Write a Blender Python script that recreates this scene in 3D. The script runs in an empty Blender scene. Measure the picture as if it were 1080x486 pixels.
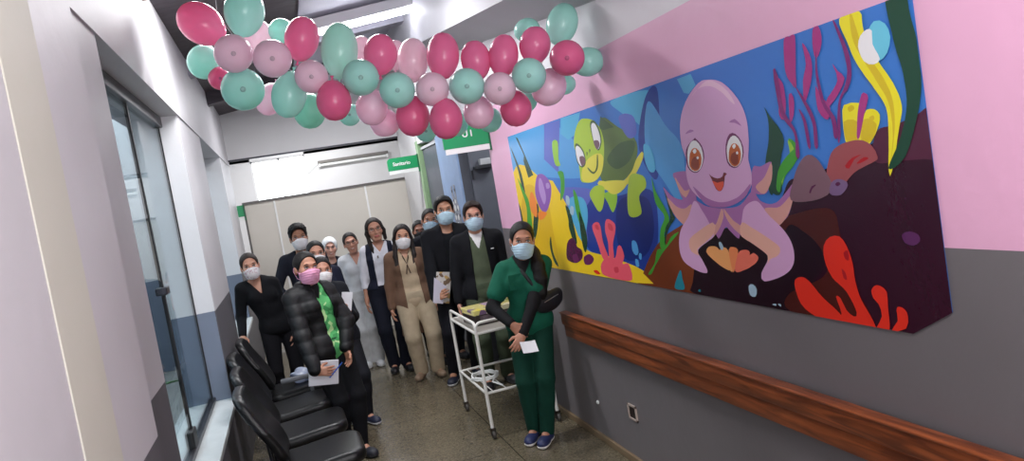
import bpy, bmesh, math, random
import numpy as np
from mathutils import Vector, Matrix, Euler
random.seed(7)
S = bpy.context.scene
COL = S.collection

# ---------------------------------------------------------------- helpers
def lin(c):
    o = []
    for v in c[:3]:
        v = v / 255.0
        o.append(v / 12.92 if v <= 0.04045 else ((v + 0.055) / 1.055) ** 2.4)
    return (*o, 1.0)

MATS = {}
def mat(name, rgb, rough=0.6, bump=0.0, bscale=60.0, vary=0.06, vscale=8.0, metal=0.0, trans=0.0, coat=0.0, sheen=0.0, spec=0.5, emit=None, estr=0.0, sub=0.0, stretch=(1, 1, 1)):
    if name in MATS: return MATS[name]
    m = bpy.data.materials.new(name); m.use_nodes = True
    nt = m.node_tree; N = nt.nodes; L = nt.links
    b = N['Principled BSDF']; out = N['Material Output']
    tc = N.new('ShaderNodeTexCoord'); mp = N.new('ShaderNodeMapping'); mp.inputs['Scale'].default_value = stretch
    L.new(tc.outputs['Object'], mp.inputs['Vector'])
    n = N.new('ShaderNodeTexNoise'); n.inputs['Scale'].default_value = vscale; n.inputs['Detail'].default_value = 4
    L.new(mp.outputs[0], n.inputs['Vector'])
    r = N.new('ShaderNodeValToRGB'); c = lin(rgb)
    r.color_ramp.elements[0].position = 0.3; r.color_ramp.elements[1].position = 0.7
    r.color_ramp.elements[0].color = tuple(max(0, v * (1 - vary)) for v in c[:3]) + (1,)
    r.color_ramp.elements[1].color = tuple(min(1, v * (1 + vary)) for v in c[:3]) + (1,)
    L.new(n.outputs[0], r.inputs[0]); L.new(r.outputs[0], b.inputs['Base Color'])
    b.inputs['Roughness'].default_value = rough; b.inputs['Metallic'].default_value = metal
    b.inputs['Coat Weight'].default_value = coat; b.inputs['Sheen Weight'].default_value = sheen
    b.inputs['Specular IOR Level'].default_value = spec
    if sub: b.inputs['Subsurface Weight'].default_value = sub; b.inputs['Subsurface Radius'].default_value = (0.02, 0.008, 0.005); b.inputs['Subsurface Scale'].default_value = 0.5
    if bump:
        n2 = N.new('ShaderNodeTexNoise'); n2.inputs['Scale'].default_value = bscale; n2.inputs['Detail'].default_value = 3
        L.new(mp.outputs[0], n2.inputs['Vector'])
        bp = N.new('ShaderNodeBump'); bp.inputs['Strength'].default_value = bump; bp.inputs['Distance'].default_value = 0.01
        L.new(n2.outputs[0], bp.inputs['Height']); L.new(bp.outputs[0], b.inputs['Normal'])
    if emit is not None:
        b.inputs['Emission Color'].default_value = lin(emit); b.inputs['Emission Strength'].default_value = estr
    if trans:
        t = N.new('ShaderNodeBsdfTranslucent'); L.new(r.outputs[0], t.inputs[0])
        mx = N.new('ShaderNodeMixShader'); mx.inputs[0].default_value = trans
        L.new(b.outputs[0], mx.inputs[1]); L.new(t.outputs[0], mx.inputs[2]); L.new(mx.outputs[0], out.inputs[0])
    MATS[name] = m
    return m

def props(o, label=None, cat=None, group=None, kind=None):
    if label: o['label'] = label
    if cat: o['category'] = cat
    if group: o['group'] = group
    if kind: o['kind'] = kind
    return o

def empty(name, loc, label, cat, group=None, rz=0.0):
    o = bpy.data.objects.new(name, None); COL.objects.link(o)
    o.empty_display_size = 0.1
    o.location = loc; o.rotation_euler = (0, 0, rz)
    return props(o, label, cat, group)

class MB:
    """collects geometry for one mesh"""
    def __init__(s): s.v = []; s.f = []; s.m = []
    def add(s, vs, fs, mi=0):
        b = len(s.v); s.v += [tuple(p) for p in vs]; s.f += [tuple(b + i for i in f) for f in fs]; s.m += [mi] * len(fs); return s
    def box(s, x0, x1, y0, y1, z0, z1, mi=0, bev=0.0, M=None, seg=2):
        bm = bmesh.new(); bmesh.ops.create_cube(bm, size=1)
        bmesh.ops.scale(bm, vec=(abs(x1 - x0), abs(y1 - y0), abs(z1 - z0)), verts=bm.verts)
        if bev: bmesh.ops.bevel(bm, geom=list(bm.edges), offset=bev, segments=seg, profile=0.5, affect='EDGES')
        T = Matrix.Translation(((x0 + x1) / 2, (y0 + y1) / 2, (z0 + z1) / 2))
        if M is not None: T = M @ T
        return s.bm(bm, T, mi)
    def bm(s, bm, T=None, mi=0):
        bm.verts.index_update()
        vs = [(T @ v.co) if T is not None else v.co.copy() for v in bm.verts]
        s.add(vs, [[v.index for v in f.verts] for f in bm.faces], mi); bm.free(); return s
    def sphere(s, c, r, mi=0, M=None, u=20, w=12):
        bm = bmesh.new(); bmesh.ops.create_uvsphere(bm, u_segments=u, v_segments=w, radius=1)
        rr = r if hasattr(r, '__len__') else (r, r, r)
        T = Matrix.Translation(c) @ (M if M is not None else Matrix.Identity(4)) @ Matrix.Diagonal((*rr, 1))
        return s.bm(bm, T, mi)
    def tube(s, pts, r, mi=0, n=10, closed=False, cap=True):
        pts = [Vector(p) for p in pts]; k = len(pts)
        rs = r if hasattr(r, '__len__') else [r] * k
        vs = []; fs = []; prev = None
        for i, p in enumerate(pts):
            if closed: t = pts[(i + 1) % k] - pts[i - 1]
            else: t = pts[min(i + 1, k - 1)] - pts[max(i - 1, 0)]
            t.normalize()
            if prev is None:
                a = Vector((0, 0, 1)) if abs(t.z) < 0.9 else Vector((1, 0, 0))
                nrm = t.cross(a).normalized()
            else:
                nrm = (prev - t * prev.dot(t)).normalized()
            prev = nrm; bi = t.cross(nrm)
            for j in range(n):
                a = 2 * math.pi * j / n
                vs.append(p + (nrm * math.cos(a) + bi * math.sin(a)) * rs[i])
        for i in range(k if closed else k - 1):
            for j in range(n):
                a, b = i * n + j, i * n + (j + 1) % n
                c, d = ((i + 1) % k) * n + (j + 1) % n, ((i + 1) % k) * n + j
                fs.append((a, b, c, d))
        if cap and not closed:
            fs.append(tuple(range(n - 1, -1, -1))); fs.append(tuple((k - 1) * n + j for j in range(n)))
        return s.add(vs, fs, mi)
    def lathe(s, prof, c=(0, 0, 0), n=24, mi=0, M=None):
        vs = []; fs = []
        for r, z in prof:
            for j in range(n):
                a = 2 * math.pi * j / n; vs.append(Vector((r * math.cos(a), r * math.sin(a), z)))
        for i in range(len(prof) - 1):
            for j in range(n):
                fs.append((i * n + j, i * n + (j + 1) % n, (i + 1) * n + (j + 1) % n, (i + 1) * n + j))
        T = Matrix.Translation(c) @ (M if M is not None else Matrix.Identity(4))
        return s.add([T @ v for v in vs], fs, mi)
    def prism(s, poly, ax, a, b, mi=0):
        """polygon in the plane normal to axis ax, extruded from a to b"""
        n = len(poly); P = lambda q, t: (t, q[0], q[1]) if ax == 0 else ((q[0], t, q[1]) if ax == 1 else (q[0], q[1], t))
        vs = [P(q, a) for q in poly] + [P(q, b) for q in poly]
        fs = [tuple(range(n)), tuple(range(2 * n - 1, n - 1, -1))] + [(i, i + n, (i + 1) % n + n, (i + 1) % n) for i in range(n)]
        return s.add(vs, fs, mi)
    def build(s, name, mats, parent=None, smooth=False, loc=None, fix=True):
        me = bpy.data.meshes.new(name); me.from_pydata([tuple(v) for v in s.v], [], s.f)
        if not isinstance(mats, (list, tuple)): mats = [mats]
        for m in mats: me.materials.append(m)
        me.polygons.foreach_set('material_index', s.m)
        if fix:
            bm = bmesh.new(); bm.from_mesh(me); bmesh.ops.recalc_face_normals(bm, faces=bm.faces); bm.to_mesh(me); bm.free()
        if smooth:
            me.polygons.foreach_set('use_smooth', [True] * len(me.polygons))
            try: me.set_sharp_from_angle(angle=math.radians(42 if smooth is True else smooth))
            except Exception: pass
        me.update()
        o = bpy.data.objects.new(name, me); COL.objects.link(o)
        if parent is not None: o.parent = parent
        if loc is not None: o.location = loc
        return o

def origin(o):
    """move a top-level mesh's origin to the middle of its base"""
    me = o.data; vs = [v.co.copy() for v in me.vertices]
    lo = [min(v[i] for v in vs) for i in range(3)]; hi = [max(v[i] for v in vs) for i in range(3)]
    c = Vector(((lo[0] + hi[0]) / 2, (lo[1] + hi[1]) / 2, lo[2]))
    me.transform(Matrix.Translation(-c)); o.location = o.location + c
    return o

def struct(name, mb, m, parent=None, smooth=False):
    o = mb.build(name, m, parent, smooth)
    if parent is None: o['kind'] = 'structure'
    return o

def copy_tree(o, parent=None):
    c = o.copy(); COL.objects.link(c)
    if parent is not None: c.parent = parent
    for ch in list(o.children): copy_tree(ch, c)
    return c

# ---------------------------------------------------------------- distance fields -> smooth meshes
class Field:
    def __init__(s, lo, hi, h):
        s.lo = np.array(lo, np.float64); s.h = h
        s.n = np.ceil((np.array(hi) - s.lo) / h).astype(int) + 1
        s.f = np.ones(s.n, np.float32)
    def sub(s, lo, hi):
        a = np.maximum(np.floor((np.array(lo) - s.lo) / s.h).astype(int), 0)
        b = np.minimum(np.ceil((np.array(hi) - s.lo) / s.h).astype(int) + 1, s.n)
        if (b <= a).any(): return None
        ax = [(s.lo[i] + s.h * np.arange(a[i], b[i])).astype(np.float32) for i in range(3)]
        return (slice(a[0], b[0]), slice(a[1], b[1]), slice(a[2], b[2])), ax[0][:, None, None], ax[1][None, :, None], ax[2][None, None, :]
    def all(s): return s.sub(s.lo - 1, s.lo + s.n * s.h + 1)[1:]
    def comb(s, sl, d, k, op):
        g = s.f[sl]
        if op == 'u':
            if k > 0:
                t = np.maximum(k - np.abs(g - d), 0) / k; s.f[sl] = np.minimum(g, d) - t * t * k * 0.25
            else: s.f[sl] = np.minimum(g, d)
        else:
            d = -d
            if k > 0:
                t = np.maximum(k - np.abs(g - d), 0) / k; s.f[sl] = np.maximum(g, d) + t * t * k * 0.25
            else: s.f[sl] = np.maximum(g, d)
    def cap(s, a, b, ra, rb, k=0.02, op='u'):
        a = np.array(a, float); b = np.array(b, float); R = max(ra, rb) + k + 3 * s.h
        q = s.sub(np.minimum(a, b) - R, np.maximum(a, b) + R)
        if q is None: return
        sl, X, Y, Z = q; ba = b - a; L = max(ba @ ba, 1e-9)
        x, y, z = X - a[0], Y - a[1], Z - a[2]
        t = np.clip((x * ba[0] + y * ba[1] + z * ba[2]) / L, 0, 1)
        d = np.sqrt((x - t * ba[0]) ** 2 + (y - t * ba[1]) ** 2 + (z - t * ba[2]) ** 2) - (ra + (rb - ra) * t)
        s.comb(sl, d.astype(np.float32), k, op)
    def ell(s, c, r, R=None, k=0.02, op='u'):
        c = np.array(c, float); r = np.array(r, float); m = r.max() + k + 3 * s.h
        q = s.sub(c - m, c + m)
        if q is None: return
        sl, X, Y, Z = q; x, y, z = X - c[0], Y - c[1], Z - c[2]
        if R is not None:
            x, y, z = (x * R[0][i] + y * R[1][i] + z * R[2][i] for i in range(3))
        k0 = np.sqrt((x / r[0]) ** 2 + (y / r[1]) ** 2 + (z / r[2]) ** 2) + 1e-6
        k1 = np.sqrt((x / r[0] ** 2) ** 2 + (y / r[1] ** 2) ** 2 + (z / r[2] ** 2) ** 2) + 1e-6
        s.comb(sl, (k0 * (k0 - 1) / k1).astype(np.float32), k, op)
    def mesh(s, name, m, parent=None, shift=(0, 0, 0), mw=None):
        f = s.f.copy()
        f[0] = f[-1] = 1; f[:, 0] = f[:, -1] = 1; f[:, :, 0] = f[:, :, -1] = 1
        neg = f < 0
        c = [neg[i:neg.shape[0] - 1 + i, j:neg.shape[1] - 1 + j, k:neg.shape[2] - 1 + k] for i in (0, 1) for j in (0, 1) for k in (0, 1)]
        cnt = sum(q.astype(np.int8) for q in c)
        act = (cnt > 0) & (cnt < 8)
        I = np.argwhere(act)
        if len(I) == 0: return None
        idx = np.full(act.shape, -1, np.int32); idx[act] = np.arange(len(I))
        acc = np.zeros((len(I), 3)); num = np.zeros(len(I))
        for ax in range(3):
            o1, o2 = [q for q in range(3) if q != ax]
            for p in (0, 1):
                for r in (0, 1):
                    A = I.copy(); A[:, o1] += p; A[:, o2] += r
                    B = A.copy(); B[:, ax] += 1
                    fa = f[A[:, 0], A[:, 1], A[:, 2]]; fb = f[B[:, 0], B[:, 1], B[:, 2]]
                    w = (fa < 0) != (fb < 0)
                    t = np.where(w, fa / np.where(w, fa - fb, 1), 0)
                    P = A.astype(float); P[:, ax] += t
                    acc[w] += P[w]; num[w] += 1
        V = (acc / num[:, None]) * s.h + s.lo + np.array(shift)
        F = []
        for ax in range(3):
            o1, o2 = (ax + 1) % 3, (ax + 2) % 3
            sa = [slice(None)] * 3; sb = [slice(None)] * 3
            sa[ax] = slice(0, -1); sb[ax] = slice(1, None)
            ch = neg[tuple(sa)] != neg[tuple(sb)]
            E = np.argwhere(ch)
            E = E[(E[:, o1] > 0) & (E[:, o2] > 0) & (E[:, o1] < f.shape[o1] - 1) & (E[:, o2] < f.shape[o2] - 1)]
            q = []
            for d1, d2 in ((-1, -1), (0, -1), (0, 0), (-1, 0)):
                C = E.copy(); C[:, o1] += d1; C[:, o2] += d2
                q.append(idx[C[:, 0], C[:, 1], C[:, 2]])
            Q = np.stack(q, 1)
            fl = ~neg[E[:, 0], E[:, 1], E[:, 2]]
            Q[fl] = Q[fl][:, ::-1]
            F.append(Q)
        F = np.concatenate(F); F = F[(F >= 0).all(1)]
        me = bpy.data.meshes.new(name)
        me.vertices.add(len(V)); me.vertices.foreach_set('co', V.astype(np.float32).ravel())
        me.loops.add(F.size); me.loops.foreach_set('vertex_index', F.astype(np.int32).ravel())
        me.polygons.add(len(F)); me.polygons.foreach_set('loop_start', np.arange(0, F.size, 4, dtype=np.int32))
        me.polygons.foreach_set('use_smooth', np.ones(len(F), bool))
        me.materials.append(m); me.update(); me.validate()
        o = bpy.data.objects.new(name, me); COL.objects.link(o)
        if parent is not None: o.parent = parent
        if mw is not None: o.matrix_local = mw
        return o
MURAL_COLOURS={'blue':(62,122,205),'brown':(122,58,30),'bub2':(110,200,226),'bubble':(170,198,216),'coral':(238,92,110),'coral2':(214,66,84),'cyan':(88,178,222),'dark':(34,10,24),'deep':(34,60,150),'dkbrown':(74,26,22),'dkgreen':(30,70,50),'dot':(92,44,92),'gold':(238,226,40),'gold2':(216,190,30),'green':(70,160,50),'iris':(196,98,44),'iris2':(140,56,30),'lightblue':(84,160,222),'lilac':(178,140,206),'lime':(150,200,60),'lime2':(178,208,62),'magenta':(170,54,128),'magenta2':(128,42,112),'mouth':(110,24,34),'navy':(24,42,120),'oct':(216,168,210),'oct2':(170,112,170),'oct3':(232,194,218),'olive':(98,122,58),'olive2':(70,96,52),'orange':(240,136,48),'paleye':(232,222,80),'peach':(216,158,150),'peach2':(232,176,160),'plum':(86,30,70),'plum2':(110,44,92),'purple':(140,90,176),'red':(226,50,34),'red2':(170,26,34),'rock':(126,92,104),'rock2':(156,78,82),'rock3':(120,92,130),'shellA':(246,172,108),'shellB':(240,142,92),'shellC':(238,120,100),'teal':(40,140,160),'tongue':(226,84,60),'violet':(96,108,196),'white':(240,238,240),'wine':(52,14,34),'wine2':(84,34,58),'yel2':(226,184,36),'yellow':(242,206,40)}
# flat painted shapes of the printed vinyl in millimetres along the wall and above the floor
MURAL=[
('blue',"5450,1135 5450,2125 1630,2125 1630,1220 2782,1135"),
('lightblue',"5450,2118 5413,2125 5405,2125 4709,2125 4679,2124 4570,2117 4493,2109 4435,2098 4392,2085 4358,2070 4329,2053 4300,2036 4266,2019 4228,2001 4189,1982 4151,1962 4117,1941 4086,1920 4062,1899 4046,1879 4033,1858 4022,1835 4015,1811 4015,1789 4028,1769 4055,1753 4102,1743 4174,1739 4269,1741 4381,1747 4502,1755 4625,1765 4742,1775 4847,1783 4945,1789 5044,1793 5141,1797 5233,1803 5316,1812 5387,1825 5443,1845 5450,1850"),
('cyan',"4319,2123 4007,2117 4115,2003 4250,1981 4361,2030"),
('violet',"4623,2124 4341,2114 4503,1790 4732,1897"),
('cyan',"3580,2120 3541,2123 3487,2125 3393,2125 3325,2123 3251,2119 3190,2112 3154,2102 3144,2087 3152,2066 3173,2041 3202,2016 3233,1992 3261,1972 3280,1959 3301,1951 3314,1960 3337,1976 3354,1983 3375,1992 3399,2002 3423,2013 3447,2024 3470,2035 3489,2046 3510,2057 3535,2070 3559,2082 3580,2095 3593,2105 3595,2114"),
('deep',"3197,2090 3177,2102 3156,2112 3134,2119 3115,2121 3098,2116 3088,2104 3084,2081 3089,2041 3101,1984 3119,1916 3141,1846 3164,1780 3186,1727 3206,1694 3225,1682 3246,1685 3268,1700 3289,1721 3308,1746 3324,1770 3336,1790 3344,1806 3349,1823 3352,1840 3352,1858 3349,1876 3343,1896 3335,1917 3322,1941 3305,1968 3284,1997 3262,2026 3239,2052 3217,2074"),
('cyan',"2902,2113 2788,2115 2763,2063 2826,2036 2863,2046"),
('lightblue',"3192,2057 3175,2057 3157,2046 3139,2026 3119,2002 3100,1976 3080,1950 3062,1929 3043,1912 3022,1895 3000,1880 2980,1863 2963,1845 2950,1824 2943,1800 2942,1769 2947,1730 2956,1688 2967,1646 2981,1609 2996,1579 3011,1562 3027,1558 3044,1563 3063,1576 3083,1594 3104,1615 3124,1638 3144,1659 3165,1680 3190,1704 3215,1729 3239,1756 3259,1783 3274,1812 3282,1840 3281,1872 3274,1909 3261,1949 3245,1986 3227,2019 3209,2044"),
('deep',"4103,1593 4056,1604 3998,1610 3933,1613 3864,1614 3794,1614 3727,1614 3666,1616 3607,1620 3548,1627 3488,1633 3432,1639 3381,1642 3338,1641 3304,1635 3281,1623 3267,1606 3261,1585 3260,1561 3262,1536 3266,1511 3270,1487 3275,1462 3282,1436 3292,1408 3304,1380 3317,1354 3332,1329 3347,1307 3362,1288 3378,1270 3394,1253 3412,1238 3433,1226 3457,1215 3484,1207 3515,1201 3548,1198 3585,1197 3624,1198 3666,1200 3712,1205 3761,1210 3818,1217 3885,1226 3956,1237 4027,1249 4094,1263 4151,1277 4193,1292 4221,1308 4237,1325 4246,1344 4247,1363 4244,1383 4238,1404 4231,1425 4224,1448 4216,1475 4204,1502 4188,1529 4167,1555 4139,1576"),
('navy',"3677,1584 3640,1598 3593,1607 3540,1612 3486,1614 3434,1612 3389,1606 3357,1597 3336,1583 3322,1563 3315,1540 3313,1514 3315,1487 3320,1461 3326,1438 3335,1417 3347,1395 3363,1373 3382,1353 3404,1333 3427,1316 3453,1302 3483,1289 3518,1278 3557,1268 3597,1261 3634,1256 3668,1255 3695,1258 3717,1266 3735,1277 3750,1293 3762,1311 3771,1331 3775,1353 3776,1376 3773,1403 3767,1435 3758,1469 3744,1504 3727,1536 3704,1564"),
('violet',"4697,1687 4635,1692 4537,1694 4417,1692 4291,1688 4173,1681 4076,1672 4017,1661 3998,1647 4009,1631 4041,1611 4083,1590 4128,1568 4167,1545 4191,1523 4200,1499 4201,1471 4198,1443 4194,1414 4191,1389 4192,1367 4199,1352 4213,1342 4230,1336 4251,1333 4274,1333 4299,1338 4326,1347 4352,1360 4380,1380 4412,1406 4445,1438 4479,1472 4512,1506 4542,1537 4569,1564 4599,1587 4636,1609 4672,1630 4703,1649 4722,1665 4722,1678"),
('cyan',"4415,1600 4394,1615 4363,1624 4324,1629 4283,1630 4243,1628 4208,1624 4182,1619 4161,1610 4145,1598 4134,1582 4128,1564 4127,1544 4131,1522 4140,1500 4155,1473 4175,1444 4197,1415 4219,1388 4241,1366 4261,1351 4279,1342 4298,1337 4317,1336 4335,1338 4352,1345 4367,1356 4379,1372 4391,1396 4403,1428 4414,1466 4423,1506 4427,1544 4425,1577"),
('yellow',"5450,1836 5047,1801 4633,1745 4456,1583 4343,1381 4226,1286 5450,1233"),
('yellow',"5450,1135 5450,1849 5372,1888 5262,1899 5148,1882 5035,1846 4928,1802 4833,1760 4754,1729 4693,1706 4647,1680 4611,1652 4582,1622 4558,1593 4536,1565 4511,1538 4487,1512 4466,1486 4448,1461 4431,1436 4415,1413 4398,1391 4379,1372 4360,1355 4341,1341 4323,1328 4304,1317 4282,1307 4256,1298 4224,1290 4186,1283 4142,1279 4095,1276 4044,1273 3993,1271 3943,1268 3894,1264 3846,1259 3796,1254 3747,1248 3698,1243 3651,1236 3607,1230 3567,1222 3530,1214 3496,1206 3463,1198 3434,1189 3409,1178 3389,1167 3375,1154 3346,1141 3324,1135"),
('yel2',"5275,1708 5214,1737 5146,1745 5074,1736 5003,1716 4937,1689 4880,1661 4837,1637 4808,1614 4790,1588 4781,1558 4778,1525 4779,1490 4782,1454 4784,1417 4781,1376 4773,1328 4766,1279 4765,1229 4775,1183 4801,1142 4812,1135 5450,1135 5450,1498 5412,1554 5339,1647"),
('dkgreen',"5260,2106 5211,2091 5001,1805 5118,1790 5166,1916 5135,1957"),
('dkgreen',"5428,2053 5418,2044 5397,2022 5371,1991 5341,1955 5313,1916 5288,1880 5270,1850 5259,1823 5252,1795 5248,1768 5246,1742 5246,1719 5247,1701 5249,1687 5262,1674 5283,1680 5301,1703 5306,1719 5309,1739 5312,1763 5315,1789 5319,1816 5324,1843 5332,1869 5345,1898 5362,1932 5382,1967 5401,2000 5417,2028 5427,2047"),
('green',"5368,1802 5361,1798 5351,1789 5337,1775 5321,1759 5305,1741 5289,1724 5275,1708 5262,1694 5247,1681 5233,1668 5219,1655 5207,1640 5198,1623 5192,1603 5190,1578 5190,1549 5193,1517 5198,1484 5205,1454 5213,1429 5222,1411 5237,1398 5258,1390 5280,1388 5302,1391 5319,1398 5328,1410 5328,1425 5321,1446 5311,1470 5298,1497 5287,1524 5278,1551 5275,1574 5277,1595 5284,1616 5292,1637 5303,1656 5313,1675 5323,1693 5331,1710 5340,1730 5350,1751 5359,1770 5366,1787 5370,1798"),
('lime',"4524,1996 4508,2002 4486,2004 4463,2002 4444,1997 4432,1987 4430,1976 4434,1961 4440,1943 4447,1925 4455,1906 4461,1890 4464,1877 4452,1850 4447,1837 4459,1834 4477,1833 4499,1834 4519,1837 4533,1843 4543,1855 4548,1871 4550,1890 4550,1909 4549,1927 4546,1947 4541,1967 4534,1984"),
('green',"4518,1797 4507,1800 4489,1802 4468,1802 4447,1799 4429,1794 4419,1785 4416,1774 4417,1759 4420,1741 4426,1723 4433,1704 4442,1687 4451,1673 4463,1660 4478,1646 4496,1633 4514,1622 4530,1613 4542,1610 4548,1611 4547,1620 4541,1635 4530,1656 4518,1678 4506,1701 4497,1722 4492,1738 4496,1759 4508,1776 4518,1789"),
('dkgreen',"5450,1612 5447,1609 5431,1590 5420,1569 5415,1552 5412,1530 5410,1505 5409,1480 5410,1457 5412,1438 5415,1424 5427,1411 5446,1406 5450,1408"),
('dkgreen',"5060,1586 5029,1598 5006,1593 5000,1571 5006,1555 5017,1534 5032,1510 5049,1483 5068,1457 5086,1433 5103,1413 5121,1395 5140,1376 5161,1359 5181,1343 5199,1332 5213,1324 5222,1323 5226,1329 5225,1341 5222,1358 5215,1378 5207,1399 5196,1421 5185,1441 5171,1462 5154,1485 5134,1510 5114,1534 5094,1555 5075,1573"),
('dkgreen',"4849,1361 4847,1353 4849,1337 4852,1316 4855,1292 4856,1270 4853,1250 4846,1235 4836,1218 4823,1202 4810,1187 4799,1174 4792,1163 4789,1156 4798,1152 4819,1155 4843,1165 4862,1180 4870,1192 4877,1206 4884,1223 4890,1241 4895,1259 4898,1276 4898,1290 4893,1310 4882,1330 4869,1348 4857,1359"),
('orange',"5104,1687 5090,1684 5075,1675 5061,1662 5048,1647 5038,1630 5033,1614 5033,1598 5036,1580 5041,1560 5048,1540 5057,1522 5067,1508 5077,1500 5091,1498 5110,1502 5129,1510 5148,1521 5165,1533 5177,1544 5188,1560 5192,1579 5191,1598 5185,1617 5177,1630 5164,1646 5149,1661 5134,1674 5118,1684"),
('purple',"4923,1794 4905,1801 4885,1804 4863,1805 4842,1804 4821,1802 4800,1798 4782,1793 4764,1787 4746,1779 4728,1769 4711,1758 4697,1746 4687,1734 4681,1721 4680,1708 4684,1693 4691,1677 4700,1661 4712,1645 4725,1630 4738,1616 4753,1602 4770,1588 4789,1574 4808,1561 4828,1550 4847,1541 4865,1536 4885,1534 4905,1534 4924,1538 4942,1545 4959,1554 4973,1565 4984,1577 4996,1591 5006,1608 5014,1626 5021,1644 5023,1662 5022,1679 5016,1696 5006,1715 4992,1734 4976,1753 4959,1770 4941,1784"),
('lilac',"4893,1772 4875,1777 4856,1771 4840,1755 4834,1744 4828,1729 4822,1711 4817,1693 4813,1675 4812,1659 4813,1645 4820,1628 4833,1612 4849,1599 4865,1591 4879,1591 4888,1597 4898,1609 4908,1624 4917,1641 4925,1658 4930,1675 4933,1690 4931,1709 4924,1729 4914,1747 4903,1762"),
('orange',"5015,1539 4996,1541 4970,1542 4939,1541 4908,1540 4880,1537 4859,1534 4848,1530 4850,1524 4863,1516 4883,1507 4907,1498 4931,1490 4950,1485 4971,1482 4992,1480 5013,1481 5030,1484 5040,1488 5045,1504 5038,1525"),
('lilac',"4772,1732 4754,1736 4731,1736 4713,1733 4703,1718 4709,1702 4722,1698 4742,1696 4763,1696 4776,1698 4782,1715"),
('dkgreen',"4476,1576 4464,1577 4445,1568 4425,1554 4409,1537 4402,1524 4397,1508 4394,1490 4391,1472 4388,1454 4386,1436 4383,1418 4380,1398 4378,1379 4377,1361 4377,1345 4379,1334 4392,1323 4411,1323 4429,1333 4438,1343 4447,1357 4456,1373 4464,1391 4471,1408 4475,1422 4476,1439 4472,1454 4466,1469 4464,1486 4466,1504 4471,1526 4476,1548 4478,1566"),
('green',"4302,1672 4288,1675 4269,1658 4254,1633 4249,1618 4246,1601 4244,1581 4242,1560 4240,1541 4237,1523 4231,1503 4223,1483 4215,1465 4210,1449 4210,1438 4225,1428 4251,1427 4273,1437 4281,1447 4289,1461 4296,1478 4303,1497 4308,1516 4311,1536 4313,1555 4313,1577 4312,1601 4311,1624 4309,1645 4306,1661"),
('dkgreen',"4263,1535 4255,1531 4245,1519 4235,1500 4225,1478 4216,1456 4210,1438 4205,1420 4202,1402 4200,1385 4201,1368 4205,1352 4213,1334 4224,1316 4237,1298 4250,1284 4260,1276 4274,1277 4285,1291 4292,1312 4294,1325 4295,1340 4296,1357 4295,1375 4294,1393 4292,1412 4290,1430 4287,1452 4283,1475 4279,1496 4274,1515 4269,1529"),
('bubble',"4439,1639 4422,1640 4400,1635 4387,1625 4388,1609 4397,1588 4409,1575 4434,1575 4454,1588 4455,1605 4449,1625"),
('bubble',"4389,1568 4371,1571 4351,1568 4339,1561 4342,1545 4353,1525 4367,1511 4384,1510 4403,1515 4414,1524 4412,1538 4402,1556"),
('plum',"4506,1350 4489,1355 4470,1359 4450,1362 4432,1362 4418,1359 4406,1346 4400,1326 4390,1309 4373,1302 4352,1298 4332,1293 4319,1286 4313,1271 4317,1252 4333,1235 4344,1228 4359,1222 4376,1215 4394,1209 4414,1203 4434,1199 4453,1197 4474,1196 4498,1196 4523,1197 4547,1200 4569,1203 4587,1208 4599,1215 4605,1229 4603,1247 4594,1267 4583,1286 4572,1302 4562,1315 4549,1326 4536,1335 4521,1344"),
('plum2',"4305,1243 4293,1249 4277,1254 4257,1259 4237,1264 4218,1266 4203,1267 4177,1262 4156,1251 4149,1239 4156,1230 4172,1219 4193,1209 4214,1202 4232,1198 4254,1196 4275,1195 4294,1196 4307,1199 4318,1219"),
('plum2',"4502,1240 4490,1246 4470,1251 4447,1256 4426,1258 4411,1257 4393,1237 4397,1213 4408,1207 4426,1203 4446,1199 4465,1198 4479,1199 4501,1218"),
('olive',"3780,1988 3767,2003 3756,2018 3745,2030 3734,2040 3721,2047 3705,2049 3688,2046 3669,2039 3648,2030 3626,2018 3603,2006 3580,1994 3558,1983 3535,1973 3510,1963 3485,1953 3460,1943 3436,1933 3416,1924 3400,1915 3381,1901 3371,1888 3366,1875 3365,1861 3367,1845 3374,1829 3384,1812 3398,1795 3409,1784 3421,1772 3434,1761 3450,1750 3467,1740 3486,1730 3504,1722 3524,1714 3545,1707 3568,1700 3592,1694 3616,1689 3641,1686 3668,1683 3699,1680 3731,1678 3763,1677 3793,1679 3819,1685 3839,1695 3854,1711 3867,1733 3875,1759 3881,1787 3884,1815 3884,1842 3881,1865 3874,1886 3862,1905 3846,1924 3829,1942 3811,1959 3794,1974"),
('violet',"3518,2029 3506,2033 3487,2035 3466,2036 3445,2035 3426,2032 3409,2028 3391,2023 3374,2017 3361,2008 3351,1998 3345,1980 3343,1958 3347,1936 3356,1920 3369,1912 3387,1907 3408,1904 3428,1905 3446,1909 3459,1916 3472,1927 3485,1940 3496,1953 3506,1967 3513,1978 3523,1998 3526,2016"),
('olive2',"3740,2059 3594,1982 3731,1982 3781,1999"),
('olive2',"3567,1891 3540,1895 3509,1897 3478,1897 3448,1896 3422,1894 3401,1890 3389,1884 3385,1874 3391,1860 3403,1844 3421,1828 3441,1812 3462,1800 3482,1791 3507,1782 3534,1774 3562,1768 3590,1763 3616,1760 3638,1760 3659,1763 3681,1770 3701,1779 3719,1789 3733,1800 3741,1811 3740,1821 3730,1831 3711,1843 3685,1854 3656,1866 3625,1876 3594,1885"),
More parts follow.
